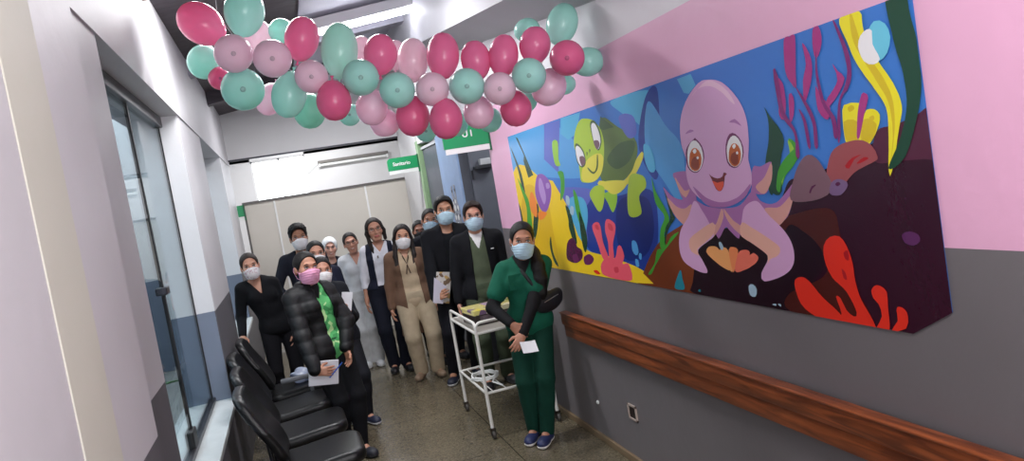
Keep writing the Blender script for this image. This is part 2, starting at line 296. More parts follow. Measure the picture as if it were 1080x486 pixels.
('paleye',"3323,1828 3312,1820 3322,1799 3331,1791 3342,1781 3356,1770 3371,1758 3388,1747 3404,1736 3421,1726 3437,1717 3454,1708 3471,1700 3489,1691 3508,1684 3528,1677 3551,1671 3577,1665 3605,1660 3635,1656 3666,1652 3697,1649 3726,1647 3753,1647 3778,1648 3804,1651 3828,1655 3851,1660 3871,1665 3888,1670 3900,1675 3919,1695 3888,1709 3864,1708 3832,1705 3794,1700 3753,1694 3712,1689 3674,1686 3641,1686 3613,1689 3588,1693 3565,1699 3543,1706 3523,1714 3504,1722 3486,1730 3467,1740 3451,1751 3437,1763 3424,1775 3411,1786 3398,1795 3381,1805 3364,1813 3347,1821 3333,1826"),
('lime2',"4055,1639 4046,1648 4032,1657 4013,1665 3993,1673 3972,1678 3953,1682 3936,1684 3916,1684 3896,1684 3876,1682 3858,1678 3845,1673 3837,1666 3835,1656 3839,1642 3846,1626 3856,1609 3867,1592 3878,1578 3888,1566 3904,1550 3921,1539 3939,1531 3956,1530 3970,1534 3984,1543 3997,1555 4010,1568 4021,1580 4035,1594 4048,1610 4057,1625"),
('lime',"3850,1633 3836,1637 3814,1640 3788,1642 3759,1643 3732,1642 3709,1641 3694,1638 3682,1625 3688,1605 3701,1584 3712,1571 3726,1555 3743,1541 3759,1530 3773,1525 3786,1530 3798,1543 3808,1560 3818,1576 3831,1591 3847,1607 3856,1622"),
('lime2',"3504,1710 3485,1720 3462,1725 3437,1725 3411,1722 3387,1717 3367,1712 3352,1707 3334,1692 3331,1672 3339,1652 3349,1644 3364,1637 3383,1631 3401,1624 3418,1615 3429,1605 3434,1588 3431,1567 3428,1546 3428,1527 3437,1514 3453,1508 3475,1502 3502,1498 3529,1496 3554,1498 3573,1504 3583,1515 3584,1534 3579,1562 3569,1595 3555,1630 3538,1663 3521,1691"),
('paleye',"3838,1699 3812,1702 3770,1703 3718,1703 3663,1701 3612,1698 3570,1694 3545,1690 3537,1683 3545,1674 3563,1663 3587,1652 3613,1643 3634,1636 3650,1632 3669,1629 3688,1626 3707,1625 3726,1625 3744,1627 3760,1630 3780,1638 3803,1650 3825,1665 3841,1679 3847,1691"),
('lime2',"4125,2016 4114,2026 4101,2036 4086,2046 4071,2055 4056,2063 4040,2069 4025,2074 4009,2077 3993,2078 3977,2077 3960,2076 3943,2073 3927,2071 3912,2068 3895,2065 3877,2061 3860,2056 3844,2051 3829,2044 3815,2036 3802,2026 3788,2016 3776,2004 3766,1991 3757,1977 3751,1963 3748,1948 3746,1933 3747,1917 3750,1901 3755,1883 3762,1866 3770,1850 3779,1832 3790,1814 3803,1796 3816,1779 3830,1764 3845,1751 3860,1741 3877,1732 3894,1724 3912,1718 3930,1714 3950,1710 3971,1707 3995,1705 4022,1704 4050,1704 4078,1706 4104,1708 4127,1711 4143,1715 4158,1729 4155,1747 4151,1769 4150,1784 4149,1800 4147,1817 4146,1835 4147,1852 4151,1869 4159,1887 4166,1904 4172,1921 4173,1938 4169,1954 4162,1971 4151,1987 4139,2002"),
('paleye',"4003,1841 3983,1847 3961,1852 3938,1856 3915,1859 3893,1862 3872,1863 3855,1863 3829,1861 3808,1856 3792,1847 3786,1835 3788,1824 3794,1810 3803,1794 3816,1778 3830,1763 3845,1751 3859,1742 3875,1734 3893,1726 3911,1720 3931,1714 3951,1710 3971,1707 3993,1705 4018,1705 4044,1706 4070,1708 4093,1711 4112,1715 4126,1720 4139,1736 4134,1757 4117,1779 4107,1788 4093,1798 4077,1807 4060,1817 4041,1826 4022,1834"),
('olive2',"4158,1936 4145,1947 4128,1948 4109,1943 4096,1937 4080,1927 4064,1916 4051,1903 4041,1891 4034,1874 4032,1854 4034,1835 4040,1821 4052,1811 4070,1803 4090,1800 4108,1800 4125,1805 4142,1814 4157,1826 4167,1842 4170,1859 4170,1880 4168,1902 4163,1922"),
('white',"4154,1924 4135,1934 4109,1929 4095,1922 4080,1911 4065,1898 4055,1885 4047,1865 4044,1844 4049,1827 4060,1818 4077,1811 4095,1808 4111,1808 4129,1815 4145,1829 4156,1847 4160,1865 4161,1888 4159,1909"),
('olive2',"3892,2034 3877,2048 3854,2052 3832,2049 3817,2040 3801,2026 3788,2010 3778,1993 3772,1976 3769,1957 3769,1938 3774,1922 3785,1907 3802,1892 3820,1881 3836,1878 3849,1884 3862,1896 3873,1914 3882,1933 3887,1948 3891,1966 3894,1986 3895,2005 3895,2022"),
('white',"3878,2027 3865,2036 3847,2037 3830,2032 3816,2020 3802,2003 3793,1984 3787,1964 3785,1942 3789,1923 3803,1905 3823,1890 3841,1886 3852,1893 3863,1907 3872,1925 3878,1943 3881,1959 3883,1978 3883,1998 3882,2015"),
('rock',"4119,1862 4107,1867 4087,1868 4067,1866 4053,1862 4041,1846 4044,1827 4061,1817 4086,1808 4105,1808 4116,1823 4122,1845"),
('rock',"3882,1933 3867,1938 3842,1938 3822,1935 3807,1924 3806,1909 3817,1898 3836,1888 3852,1885 3867,1897 3879,1918"),
('olive2',"4021,1796 4008,1790 3989,1779 3967,1768 3949,1763 3930,1766 3913,1775 3898,1788 3888,1803 3879,1822 3871,1841 3865,1853 3855,1860 3852,1850 3855,1836 3861,1817 3870,1797 3881,1781 3896,1770 3915,1761 3935,1754 3953,1752 3970,1755 3988,1762 4003,1771 4014,1778 4026,1791"),
('olive2',"4003,1885 3994,1885 3987,1880 3995,1868 4005,1859 4006,1871"),
('olive2',"3958,1897 3948,1897 3941,1891 3951,1880 3962,1872 3962,1884"),
('coral',"4075,1457 4061,1462 4042,1466 4023,1469 4007,1469 3986,1464 3974,1446 3972,1434 3972,1418 3973,1401 3974,1382 3973,1364 3971,1347 3965,1331 3955,1313 3945,1296 3935,1281 3929,1267 3929,1257 3938,1248 3954,1242 3974,1239 3993,1241 4009,1247 4019,1257 4027,1272 4035,1290 4041,1310 4048,1328 4055,1345 4064,1363 4074,1381 4084,1399 4091,1414 4095,1427 4092,1446"),
('coral',"3890,1475 3870,1486 3844,1487 3826,1483 3804,1477 3784,1468 3771,1459 3769,1440 3783,1415 3792,1402 3805,1387 3818,1372 3831,1356 3840,1340 3845,1323 3847,1305 3848,1287 3851,1271 3856,1260 3876,1250 3901,1248 3918,1257 3919,1270 3916,1288 3910,1310 3904,1331 3902,1350 3905,1369 3910,1386 3915,1402 3917,1418 3912,1439 3902,1460"),
('coral',"4049,1215 4037,1223 4022,1232 4005,1241 3986,1249 3967,1256 3949,1261 3931,1263 3913,1262 3894,1260 3875,1258 3858,1257 3843,1261 3827,1272 3814,1287 3802,1305 3791,1320 3780,1331 3756,1340 3737,1333 3727,1319 3719,1298 3717,1279 3729,1261 3747,1244 3753,1233 3741,1233 3719,1238 3695,1241 3678,1237 3668,1224 3659,1206 3654,1185 3655,1165 3665,1151 3680,1145 3700,1141 3725,1139 3753,1138 3782,1137 3810,1137 3837,1137 3864,1137 3892,1138 3922,1139 3950,1140 3977,1142 4000,1144 4019,1146 4053,1154 4062,1166 4065,1180 4062,1198"),
('coral2',"3861,1462 3846,1463 3826,1459 3812,1453 3805,1435 3811,1420 3827,1419 3849,1423 3865,1430 3869,1447"),
('coral2',"4048,1451 4029,1454 4009,1451 4001,1436 4003,1422 4024,1422 4046,1428 4052,1440"),
('coral2',"3878,1202 3862,1208 3840,1211 3823,1211 3815,1198 3820,1183 3834,1177 3854,1174 3870,1174 3881,1187"),
('red',"4184,1164 4170,1168 4144,1172 4122,1172 4097,1162 4088,1150 4101,1147 4125,1147 4146,1148 4172,1155"),
('lightblue',"3591,1368 3576,1372 3557,1370 3543,1363 3535,1347 3532,1326 3534,1309 3550,1295 3572,1291 3591,1299 3604,1316 3604,1333 3600,1354"),
('lightblue',"3529,1304 3514,1306 3502,1300 3506,1284 3516,1270 3530,1270 3540,1277 3538,1291"),
('lightblue',"3586,1269 3569,1272 3553,1266 3549,1249 3553,1232 3571,1226 3588,1230 3591,1250"),
('brown',"3540,1176 3526,1189 3510,1205 3493,1221 3475,1238 3456,1256 3437,1272 3417,1288 3397,1303 3376,1318 3355,1332 3333,1346 3311,1360 3288,1372 3265,1384 3241,1395 3216,1405 3191,1415 3165,1424 3140,1432 3117,1439 3096,1445 3076,1451 3061,1456 3047,1460 3032,1462 3012,1464 2986,1464 2955,1464 2917,1463 2875,1462 2832,1459 2791,1455 2754,1449 2726,1441 2705,1430 2689,1417 2677,1402 2669,1386 2663,1367 2659,1348 2656,1327 2653,1303 2650,1275 2650,1244 2652,1214 2658,1185 2670,1160 2688,1141 2700,1135 3601,1135 3599,1138 3581,1148 3560,1161"),
('yellow',"3667,1135 3645,1200 3512,1194 3419,1149 3637,1135"),
('wine',"2267,1614 2252,1627 2236,1634 2218,1636 2198,1636 2175,1635 2149,1637 2120,1642 2086,1651 2045,1663 2000,1675 1955,1689 1912,1702 1873,1714 1842,1724 1816,1734 1797,1742 1783,1749 1772,1755 1762,1761 1750,1766 1731,1772 1713,1777 1696,1781 1677,1785 1660,1789 1641,1794 1630,1797 1630,1418 1674,1404 1777,1389 1898,1382 2025,1381 2144,1385 2244,1394 2312,1406 2346,1425 2357,1454 2351,1489 2333,1525 2309,1561 2285,1592"),
('wine2',"1817,1759 1803,1767 1787,1769 1768,1769 1750,1770 1732,1773 1715,1777 1696,1781 1677,1785 1659,1791 1639,1801 1630,1805 1630,1643 1648,1645 1670,1648 1692,1653 1713,1657 1732,1660 1753,1661 1775,1661 1797,1660 1816,1661 1832,1665 1842,1671 1846,1685 1844,1704 1837,1726 1827,1745"),
('wine',"2772,1325 2715,1360 2646,1397 2569,1435 2491,1472 2414,1506 2343,1537 2283,1562 2234,1581 2191,1596 2154,1607 2120,1616 2089,1622 2058,1628 2026,1635 1994,1642 1965,1648 1937,1653 1909,1657 1880,1660 1851,1661 1819,1661 1782,1661 1741,1663 1697,1663 1655,1662 1630,1658 1630,1219 1780,1135 2979,1135 2973,1148 2948,1181 2912,1217 2869,1254 2822,1290"),
('dark',"3030,1187 3020,1207 3007,1232 2993,1260 2976,1290 2958,1319 2937,1345 2914,1367 2887,1385 2856,1401 2823,1415 2788,1427 2754,1437 2722,1445 2695,1450 2672,1452 2652,1451 2634,1447 2617,1441 2601,1434 2584,1427 2566,1419 2548,1409 2530,1397 2512,1383 2493,1369 2474,1357 2454,1349 2433,1346 2408,1353 2379,1369 2349,1390 2319,1410 2293,1427 2271,1433 2257,1426 2251,1400 2251,1358 2256,1307 2265,1252 2276,1199 2287,1154 2294,1135 2992,1135 3017,1136 3043,1139 3065,1147 3053,1160"),
('dkbrown',"2369,1472 2363,1478 2351,1484 2332,1490 2310,1495 2285,1500 2260,1505 2237,1509 2213,1513 2186,1518 2157,1522 2129,1526 2102,1527 2079,1527 2061,1524 2045,1515 2037,1501 2034,1483 2033,1463 2031,1441 2029,1424 2029,1404 2030,1383 2031,1362 2030,1340 2028,1319 2024,1300 2016,1282 2004,1263 1991,1245 1977,1228 1964,1212 1954,1197 1948,1184 1938,1160 1939,1142 1964,1135 2335,1135 2343,1136 2373,1148 2378,1164 2366,1183 2343,1202 2324,1213 2296,1224 2263,1236 2228,1248 2194,1260 2165,1272 2144,1283 2122,1301 2110,1319 2109,1336 2118,1354 2129,1365 2146,1376 2166,1387 2189,1398 2212,1409 2234,1419 2254,1428 2274,1436 2296,1443 2318,1449 2338,1455 2355,1461 2366,1466"),
('dark',"2303,1454 2287,1466 2269,1469 2251,1464 2233,1456 2216,1446 2200,1438 2185,1430 2170,1420 2155,1408 2143,1395 2133,1383 2127,1370 2125,1355 2126,1338 2132,1321 2142,1305 2155,1291 2168,1281 2185,1272 2204,1263 2224,1255 2244,1248 2264,1241 2281,1236 2301,1229 2323,1221 2343,1214 2361,1211 2374,1214 2380,1227 2378,1249 2372,1282 2361,1321 2347,1361 2332,1400 2317,1432"),
('dkgreen',"2332,1909 2322,1896 2305,1870 2295,1858 2282,1844 2270,1831 2261,1818 2249,1797 2246,1774 2251,1760 2259,1745 2269,1729 2278,1713 2285,1698 2292,1682 2300,1666 2309,1650 2318,1634 2329,1617 2340,1599 2350,1586 2358,1579 2367,1584 2374,1603 2377,1624 2378,1640 2378,1658 2376,1678 2372,1698 2366,1714 2358,1732 2349,1749 2340,1766 2333,1783 2327,1804 2322,1824 2319,1844 2318,1861 2322,1882 2329,1901"),
('green',"2221,1780 2209,1777 2192,1765 2179,1753 2173,1737 2178,1719 2187,1706 2201,1693 2216,1680 2232,1669 2250,1659 2265,1648 2278,1632 2289,1614 2296,1606 2298,1622 2292,1649 2282,1663 2269,1677 2256,1690 2243,1703 2230,1715 2221,1729 2220,1748 2223,1768"),
('lime',"2226,1775 2212,1765 2200,1742 2201,1721 2212,1699 2222,1689 2236,1680 2251,1670 2264,1659 2276,1644 2287,1625 2297,1609 2305,1598 2314,1595 2313,1607 2309,1619 2301,1636 2292,1654 2282,1669 2269,1680 2253,1689 2238,1698 2227,1709 2224,1726 2225,1747 2227,1765"),
('dkgreen',"2343,1742 2326,1751 2305,1750 2285,1744 2272,1736 2271,1722 2281,1703 2289,1680 2291,1663 2291,1644 2292,1624 2294,1606 2297,1593 2314,1579 2334,1580 2349,1586 2363,1597 2371,1618 2371,1632 2369,1651 2366,1672 2361,1693 2356,1714 2350,1730"),
('green',"2304,1666 2292,1681 2279,1694 2262,1706 2245,1717 2225,1728 2205,1738 2191,1742 2175,1732 2176,1713 2185,1705 2200,1697 2217,1688 2234,1679 2248,1670 2263,1658 2276,1645 2287,1633 2296,1622 2304,1602 2309,1590 2320,1590 2327,1602 2325,1615 2319,1632 2312,1650"),
('green',"3265,1696 3263,1693 3260,1675 3255,1650 3247,1627 3238,1613 3226,1598 3213,1582 3199,1567 3187,1552 3178,1539 3164,1518 3156,1501 3158,1482 3165,1471 3177,1460 3191,1449 3205,1437 3217,1425 3226,1414 3230,1395 3228,1376 3225,1358 3228,1346 3247,1337 3272,1335 3287,1344 3287,1356 3284,1374 3277,1395 3268,1415 3259,1433 3247,1448 3231,1462 3215,1475 3203,1488 3199,1501 3204,1512 3214,1522 3229,1532 3244,1543 3257,1555 3266,1570 3270,1587 3271,1608 3271,1630 3270,1653 3269,1673 3267,1688"),
('dkgreen',"3165,1643 3154,1641 3138,1609 3134,1595 3129,1578 3125,1558 3120,1539 3116,1523 3113,1510 3100,1498 3100,1492 3108,1485 3121,1476 3137,1467 3153,1456 3169,1445 3182,1434 3194,1420 3206,1403 3217,1386 3227,1370 3234,1360 3238,1356 3237,1363 3232,1381 3224,1403 3214,1426 3204,1444 3192,1456 3178,1465 3163,1474 3150,1485 3143,1501 3142,1518 3145,1541 3149,1565 3155,1590 3160,1613 3164,1631"),
('cyan',"3292,1863 3277,1863 3257,1856 3237,1843 3223,1827 3217,1813 3213,1796 3211,1777 3210,1759 3212,1742 3215,1731 3231,1720 3255,1719 3276,1725 3287,1735 3296,1750 3303,1768 3307,1786 3308,1807 3306,1831 3301,1851"),
('green',"3084,1426 3090,1421 3106,1411 3128,1399 3150,1387 3164,1379 3180,1370 3197,1360 3213,1351 3228,1343 3240,1336 3258,1326 3276,1315 3288,1307 3303,1296 3320,1284 3336,1272 3352,1260 3366,1250 3383,1235 3398,1221 3412,1209 3424,1200 3453,1192 3463,1197 3455,1203 3442,1212 3424,1223 3406,1235 3388,1247 3374,1259 3361,1274 3351,1291 3341,1307 3331,1321 3320,1332 3304,1337 3286,1337 3268,1336 3249,1340 3236,1348 3222,1358 3207,1369 3192,1381 3178,1392 3164,1401 3145,1409 3125,1417 3105,1422 3091,1426"),
('oct2',"3055,1703 3041,1705 3019,1707 2993,1708 2966,1708 2940,1706 2918,1702 2904,1694 2897,1681 2895,1663 2897,1642 2901,1620 2907,1600 2915,1583 2922,1571 2935,1563 2952,1562 2971,1566 2989,1573 3003,1582 3014,1595 3022,1612 3029,1632 3035,1650 3040,1665 3059,1690"),
('peach',"3043,1684 3035,1679 3022,1664 3006,1646 2989,1629 2976,1618 2948,1620 2932,1625 2935,1613 2946,1596 2960,1586 2977,1587 2996,1596 3013,1610 3024,1628 3036,1653 3043,1674"),
('oct2',"2450,1690 2437,1697 2420,1693 2402,1691 2384,1695 2364,1701 2345,1705 2334,1704 2333,1690 2342,1669 2353,1647 2360,1631 2367,1614 2376,1599 2389,1589 2404,1585 2424,1584 2444,1586 2461,1591 2472,1599 2475,1613 2472,1634 2466,1656 2458,1676"),
('peach',"2335,1701 2332,1688 2337,1663 2346,1639 2357,1623 2372,1607 2388,1593 2402,1586 2423,1589 2442,1601 2450,1614 2442,1622 2425,1630 2405,1639 2388,1649 2373,1663 2357,1681 2344,1696"),
('oct2',"3165,1643 3157,1640 3143,1630 3126,1617 3107,1603 3088,1594 3072,1589 3055,1585 3038,1581 3020,1579 3003,1579 2986,1582 2969,1590 2951,1602 2934,1617 2918,1630 2905,1639 2895,1641 2889,1633 2885,1619 2884,1600 2886,1579 2890,1560 2897,1544 2907,1533 2920,1522 2935,1512 2952,1502 2969,1494 2985,1488 2998,1483 3017,1479 3033,1478 3048,1483 3064,1492 3075,1502 3087,1515 3099,1530 3110,1546 3121,1562 3130,1576 3144,1597 3156,1618 3165,1635"),
('peach',"3144,1591 3135,1589 3120,1580 3102,1568 3083,1555 3066,1547 3049,1541 3032,1538 3016,1537 2999,1537 2978,1542 2955,1551 2936,1557 2927,1554 2929,1545 2935,1531 2944,1514 2955,1495 2966,1478 2978,1464 2988,1455 3004,1451 3020,1455 3036,1464 3052,1473 3067,1482 3083,1493 3097,1506 3110,1520 3123,1539 3136,1561 3144,1581"),
('oct2',"2474,1615 2467,1609 2458,1593 2447,1574 2432,1560 2417,1554 2400,1549 2381,1546 2361,1547 2340,1551 2323,1558 2303,1570 2282,1584 2261,1598 2243,1611 2227,1621 2217,1626 2212,1620 2222,1600 2236,1577 2243,1562 2252,1546 2262,1528 2273,1512 2285,1499 2302,1487 2320,1478 2340,1472 2358,1469 2375,1470 2391,1476 2407,1483 2423,1492 2441,1501 2459,1512 2476,1524 2486,1538 2489,1558 2487,1583 2481,1604"),
('peach',"2240,1581 2238,1572 2247,1553 2258,1535 2269,1520 2281,1505 2297,1492 2311,1482 2327,1471 2344,1464 2360,1463 2373,1470 2387,1483 2401,1498 2411,1512 2417,1522 2411,1531 2390,1533 2376,1533 2359,1532 2340,1532 2321,1536 2304,1544 2285,1555 2266,1568 2250,1577"),
('oct2',"2934,1589 2924,1589 2910,1584 2893,1576 2873,1566 2851,1557 2827,1548 2803,1543 2776,1540 2745,1537 2712,1535 2679,1535 2646,1535 2616,1537 2590,1540 2567,1546 2546,1556 2527,1568 2510,1580 2495,1590 2482,1597 2472,1599 2459,1589 2454,1569 2455,1545 2465,1522 2476,1510 2493,1498 2513,1486 2534,1474 2555,1462 2573,1452 2586,1443 2601,1418 2609,1407 2622,1411 2639,1421 2656,1433 2669,1442 2681,1453 2694,1454 2705,1446 2719,1434 2733,1420 2747,1409 2758,1403 2768,1414 2785,1440 2798,1448 2816,1457 2836,1467 2856,1477 2876,1488 2894,1498 2907,1509 2921,1526 2932,1546 2939,1566 2940,1581"),
('peach',"2702,1533 2692,1524 2696,1500 2704,1487 2717,1471 2732,1455 2748,1441 2763,1430 2781,1418 2800,1407 2816,1399 2827,1396 2838,1414 2831,1440 2819,1447 2801,1452 2781,1457 2763,1466 2749,1478 2735,1495 2722,1511 2711,1525"),
('peach',"2688,1533 2678,1526 2663,1512 2646,1496 2631,1483 2612,1474 2595,1467 2582,1459 2574,1436 2579,1419 2590,1422 2606,1430 2624,1441 2639,1451 2654,1464 2667,1478 2677,1492 2688,1518"),
('oct',"2906,1571 2892,1568 2878,1557 2866,1541 2854,1526 2842,1512 2829,1496 2818,1480 2809,1465 2795,1448 2785,1432 2792,1414 2805,1405 2826,1396 2851,1386 2877,1376 2901,1366 2922,1356 2935,1348 2941,1332 2929,1318 2915,1304 2903,1286 2890,1267 2884,1253 2892,1243 2916,1242 2931,1243 2950,1245 2971,1249 2991,1253 3010,1258 3027,1264 3045,1270 3061,1277 3075,1285 3086,1295 3095,1309 3100,1325 3101,1342 3099,1360 3096,1375 3091,1390 3083,1406 3074,1421 3063,1436 3051,1447 3037,1458 3022,1468 3006,1479 2990,1489 2976,1500 2963,1513 2951,1527 2939,1542 2927,1556 2916,1566"),
('peach2',"2784,1474 2765,1460 2780,1432 2791,1423 2806,1414 2824,1404 2843,1395 2861,1386 2879,1378 2898,1370 2917,1362 2932,1355 2943,1348 2940,1331 2934,1321 2946,1322 2964,1325 2983,1331 2997,1337 3009,1354 3008,1373 3004,1384 2994,1396 2968,1410 2948,1419 2921,1429 2890,1441 2858,1453 2828,1463 2802,1470"),
('oct',"2537,1539 2524,1546 2507,1553 2489,1558 2472,1561 2456,1560 2443,1554 2431,1544 2420,1532 2409,1518 2396,1506 2384,1496 2370,1487 2356,1477 2342,1467 2329,1457 2318,1447 2305,1433 2294,1419 2286,1405 2281,1390 2278,1374 2279,1356 2282,1339 2289,1323 2298,1312 2308,1301 2321,1292 2337,1283 2355,1274 2371,1268 2390,1261 2411,1255 2432,1249 2452,1244 2469,1241 2481,1240 2498,1249 2492,1272 2482,1284 2466,1300 2449,1316 2437,1332 2433,1346 2439,1356 2452,1365 2468,1374 2487,1382 2505,1390 2520,1397 2541,1405 2562,1411 2579,1418 2590,1427 2591,1441 2585,1458 2576,1475 2568,1491 2560,1509 2551,1526"),
('peach2',"2572,1475 2559,1475 2543,1469 2525,1460 2506,1452 2492,1447 2477,1441 2461,1434 2446,1428 2431,1421 2417,1415 2398,1406 2379,1397 2364,1388 2355,1379 2357,1363 2373,1349 2388,1342 2408,1337 2424,1331 2442,1315 2451,1306 2440,1321 2437,1345 2448,1354 2464,1363 2483,1372 2503,1381 2521,1389 2538,1396 2556,1402 2572,1409 2586,1415 2594,1423 2595,1442 2586,1463"),
('oct',"2665,2068 2650,2066 2634,2063 2617,2059 2601,2054 2585,2048 2570,2041 2556,2032 2542,2022 2529,2012 2517,2001 2503,1987 2489,1971 2477,1956 2467,1940 2459,1925 2453,1910 2448,1894 2445,1877 2444,1862 2444,1845 2446,1828 2448,1811 2450,1795 2455,1775 2461,1755 2467,1737 2470,1720 2466,1696 2462,1674 2464,1659 2467,1643 2472,1627 2483,1613 2493,1604 2506,1596 2520,1588 2536,1581 2553,1575 2571,1569 2587,1564 2605,1560 2623,1556 2642,1553 2662,1550 2681,1549 2700,1548 2719,1548 2738,1549 2758,1551 2777,1554 2795,1557 2813,1562 2830,1567 2846,1574 2862,1582 2877,1591 2891,1601 2904,1611 2915,1621 2924,1631 2934,1649 2939,1668 2940,1686 2940,1703 2935,1721 2926,1737 2922,1755 2925,1771 2932,1789 2939,1808 2943,1827 2943,1844 2942,1861 2939,1879 2935,1896 2930,1913 2923,1929 2914,1944 2905,1958 2893,1972 2881,1985 2869,1995 2857,2006 2843,2015 2829,2024 2815,2033 2801,2040 2785,2048 2769,2055 2753,2061 2738,2066 2724,2069 2704,2072 2686,2071"),
('oct3',"2680,2065 2661,2065 2644,2062 2629,2057 2614,2050 2600,2043 2582,2033 2566,2022 2550,2009 2537,1997 2522,1978 2510,1959 2504,1946 2511,1945 2528,1957 2539,1967 2552,1979 2567,1993 2583,2005 2597,2013 2611,2022 2626,2030 2642,2036 2658,2041 2675,2044 2694,2046 2713,2046 2730,2045 2746,2044 2772,2036 2795,2026 2798,2023 2790,2026 2776,2032 2757,2040 2737,2048 2716,2056 2696,2062"),
('oct2',"2899,1635 2894,1634 2883,1628 2868,1619 2850,1608 2832,1596 2813,1586 2796,1579 2780,1574 2765,1570 2748,1566 2732,1563 2716,1561 2699,1560 2683,1560 2666,1561 2650,1562 2632,1565 2616,1568 2599,1572 2583,1576 2568,1581 2550,1589 2532,1598 2514,1609 2498,1619 2486,1626 2479,1629 2480,1620 2495,1602 2515,1584 2529,1576 2545,1569 2564,1561 2583,1555 2602,1550 2618,1546 2634,1543 2651,1541 2668,1539 2685,1538 2703,1538 2719,1538 2736,1539 2753,1539 2770,1541 2787,1544 2803,1548 2818,1554 2833,1563 2849,1576 2865,1591 2879,1606 2890,1620 2897,1630"),
('plum2',"2909,1802 2897,1813 2880,1823 2862,1831 2845,1837 2833,1842 2823,1846 2817,1840 2805,1832 2791,1820 2780,1807 2774,1791 2771,1773 2774,1756 2784,1739 2799,1721 2815,1708 2831,1699 2848,1694 2866,1694 2886,1699 2906,1709 2919,1724 2922,1741 2922,1762 2918,1784"),
('white',"2900,1792 2889,1808 2874,1821 2860,1830 2840,1835 2820,1832 2801,1818 2787,1799 2781,1777 2784,1753 2792,1737 2804,1722 2817,1710 2832,1703 2849,1699 2865,1699 2882,1704 2898,1713 2909,1727 2911,1741 2910,1759 2906,1777"),
('iris',"2882,1782 2864,1797 2844,1803 2824,1799 2808,1788 2798,1772 2796,1753 2804,1732 2820,1713 2841,1703 2864,1701 2887,1710 2902,1727 2900,1744 2892,1765"),
('iris2',"2873,1755 2856,1763 2838,1765 2826,1759 2820,1747 2823,1728 2833,1711 2851,1707 2870,1710 2882,1718 2888,1730 2884,1743"),
('white',"2858,1790 2849,1796 2837,1799 2830,1794 2827,1787 2835,1780 2846,1777 2855,1782"),
('white',"2835,1761 2828,1764 2821,1765 2817,1760 2817,1755 2824,1752 2831,1752 2835,1756"),
('plum2',"2605,1794 2595,1811 2582,1825 2568,1834 2548,1836 2529,1830 2511,1817 2498,1799 2491,1777 2492,1753 2500,1737 2513,1721 2526,1709 2547,1698 2569,1696 2586,1700 2602,1709 2613,1723 2615,1738 2614,1758 2610,1777"),
('white',"2598,1786 2583,1807 2565,1820 2548,1825 2531,1822 2515,1810 2503,1792 2499,1772 2501,1750 2512,1729 2528,1711 2547,1702 2568,1701 2589,1709 2604,1726 2606,1744 2604,1767"),
('iris',"2582,1776 2567,1789 2551,1795 2535,1792 2521,1782 2513,1767 2511,1750 2518,1730 2530,1713 2548,1704 2567,1702 2586,1710 2599,1726 2597,1742 2591,1761"),
('iris2',"2575,1752 2561,1759 2546,1761 2536,1755 2531,1744 2533,1727 2541,1712 2556,1708 2572,1711 2582,1719 2587,1729 2584,1741"),
('white',"2563,1784 2555,1789 2545,1792 2539,1788 2537,1782 2544,1776 2553,1772 2560,1777"),
('white',"2543,1757 2538,1760 2532,1761 2529,1757 2529,1752 2534,1749 2540,1749 2543,1753"),
('mouth',"2758,1684 2752,1680 2739,1672 2720,1665 2698,1661 2678,1662 2661,1667 2653,1676 2647,1683 2635,1681 2626,1676 2632,1673 2643,1666 2651,1647 2661,1627 2675,1613 2691,1606 2707,1608 2721,1617 2732,1637 2742,1659 2752,1675"),
('tongue',"2741,1653 2726,1650 2703,1643 2678,1646 2659,1647 2659,1636 2668,1623 2679,1613 2692,1607 2704,1609 2716,1618 2732,1637"),
('oct2',"2897,1870 2879,1878 2853,1885 2833,1881 2824,1875 2841,1872 2865,1871 2886,1869"),
('oct2',"2560,1880 2544,1886 2519,1888 2504,1878 2488,1864 2482,1855 2497,1862 2522,1873 2546,1877"),
('shellA',"2870,1342 2861,1355 2843,1365 2820,1369 2796,1369 2779,1365 2763,1355 2751,1343 2740,1329 2729,1314 2717,1297 2706,1280 2705,1269 2719,1268 2742,1274 2767,1282 2782,1288 2797,1295 2813,1303 2828,1310 2840,1317 2861,1330"),
('shellA',"2760,1355 2746,1367 2723,1367 2709,1364 2698,1354 2692,1333 2688,1308 2685,1285 2687,1268 2696,1262 2711,1272 2719,1282 2729,1296 2739,1313 2749,1330 2757,1344"),
('shellB',"2693,1358 2678,1370 2658,1371 2639,1369 2627,1361 2630,1343 2641,1319 2652,1300 2666,1280 2677,1267 2686,1261 2690,1273 2692,1286 2694,1305 2695,1325 2695,1344"),
('shellC',"2631,1344 2612,1357 2593,1361 2571,1363 2554,1360 2547,1353 2552,1340 2562,1330 2577,1318 2593,1306 2609,1296 2626,1285 2646,1274 2662,1267 2670,1268 2669,1277 2662,1294 2651,1313 2640,1331"),
('shellC',"2547,1344 2523,1352 2512,1348 2501,1343 2496,1335 2500,1326 2514,1314 2528,1306 2546,1298 2566,1289 2586,1282 2610,1275 2637,1267 2658,1263 2664,1266 2657,1273 2642,1284 2623,1297 2602,1311 2580,1324 2561,1336"),
('bubble',"2761,1385 2754,1390 2745,1390 2736,1381 2730,1369 2734,1360 2742,1354 2750,1357 2757,1364 2761,1375"),
('bubble',"2589,1212 2575,1220 2558,1221 2544,1214 2537,1201 2542,1184 2554,1170 2572,1168 2588,1174 2593,1193"),
('bubble',"2452,1150 2441,1154 2427,1156 2425,1152 2429,1147 2442,1148"),
('bubble',"2416,1156 2407,1158 2397,1157 2396,1152 2399,1147 2409,1151"),
('teal',"3202,1148 3200,1157 3192,1170 3179,1185 3165,1201 3152,1215 3142,1225 3125,1240 3116,1241 3114,1224 3114,1199 3109,1181 3104,1163 3110,1150 3125,1145 3147,1142 3172,1141 3192,1143"),
('teal',"2989,1152 2983,1158 2973,1163 2967,1158 2966,1151 2978,1150"),
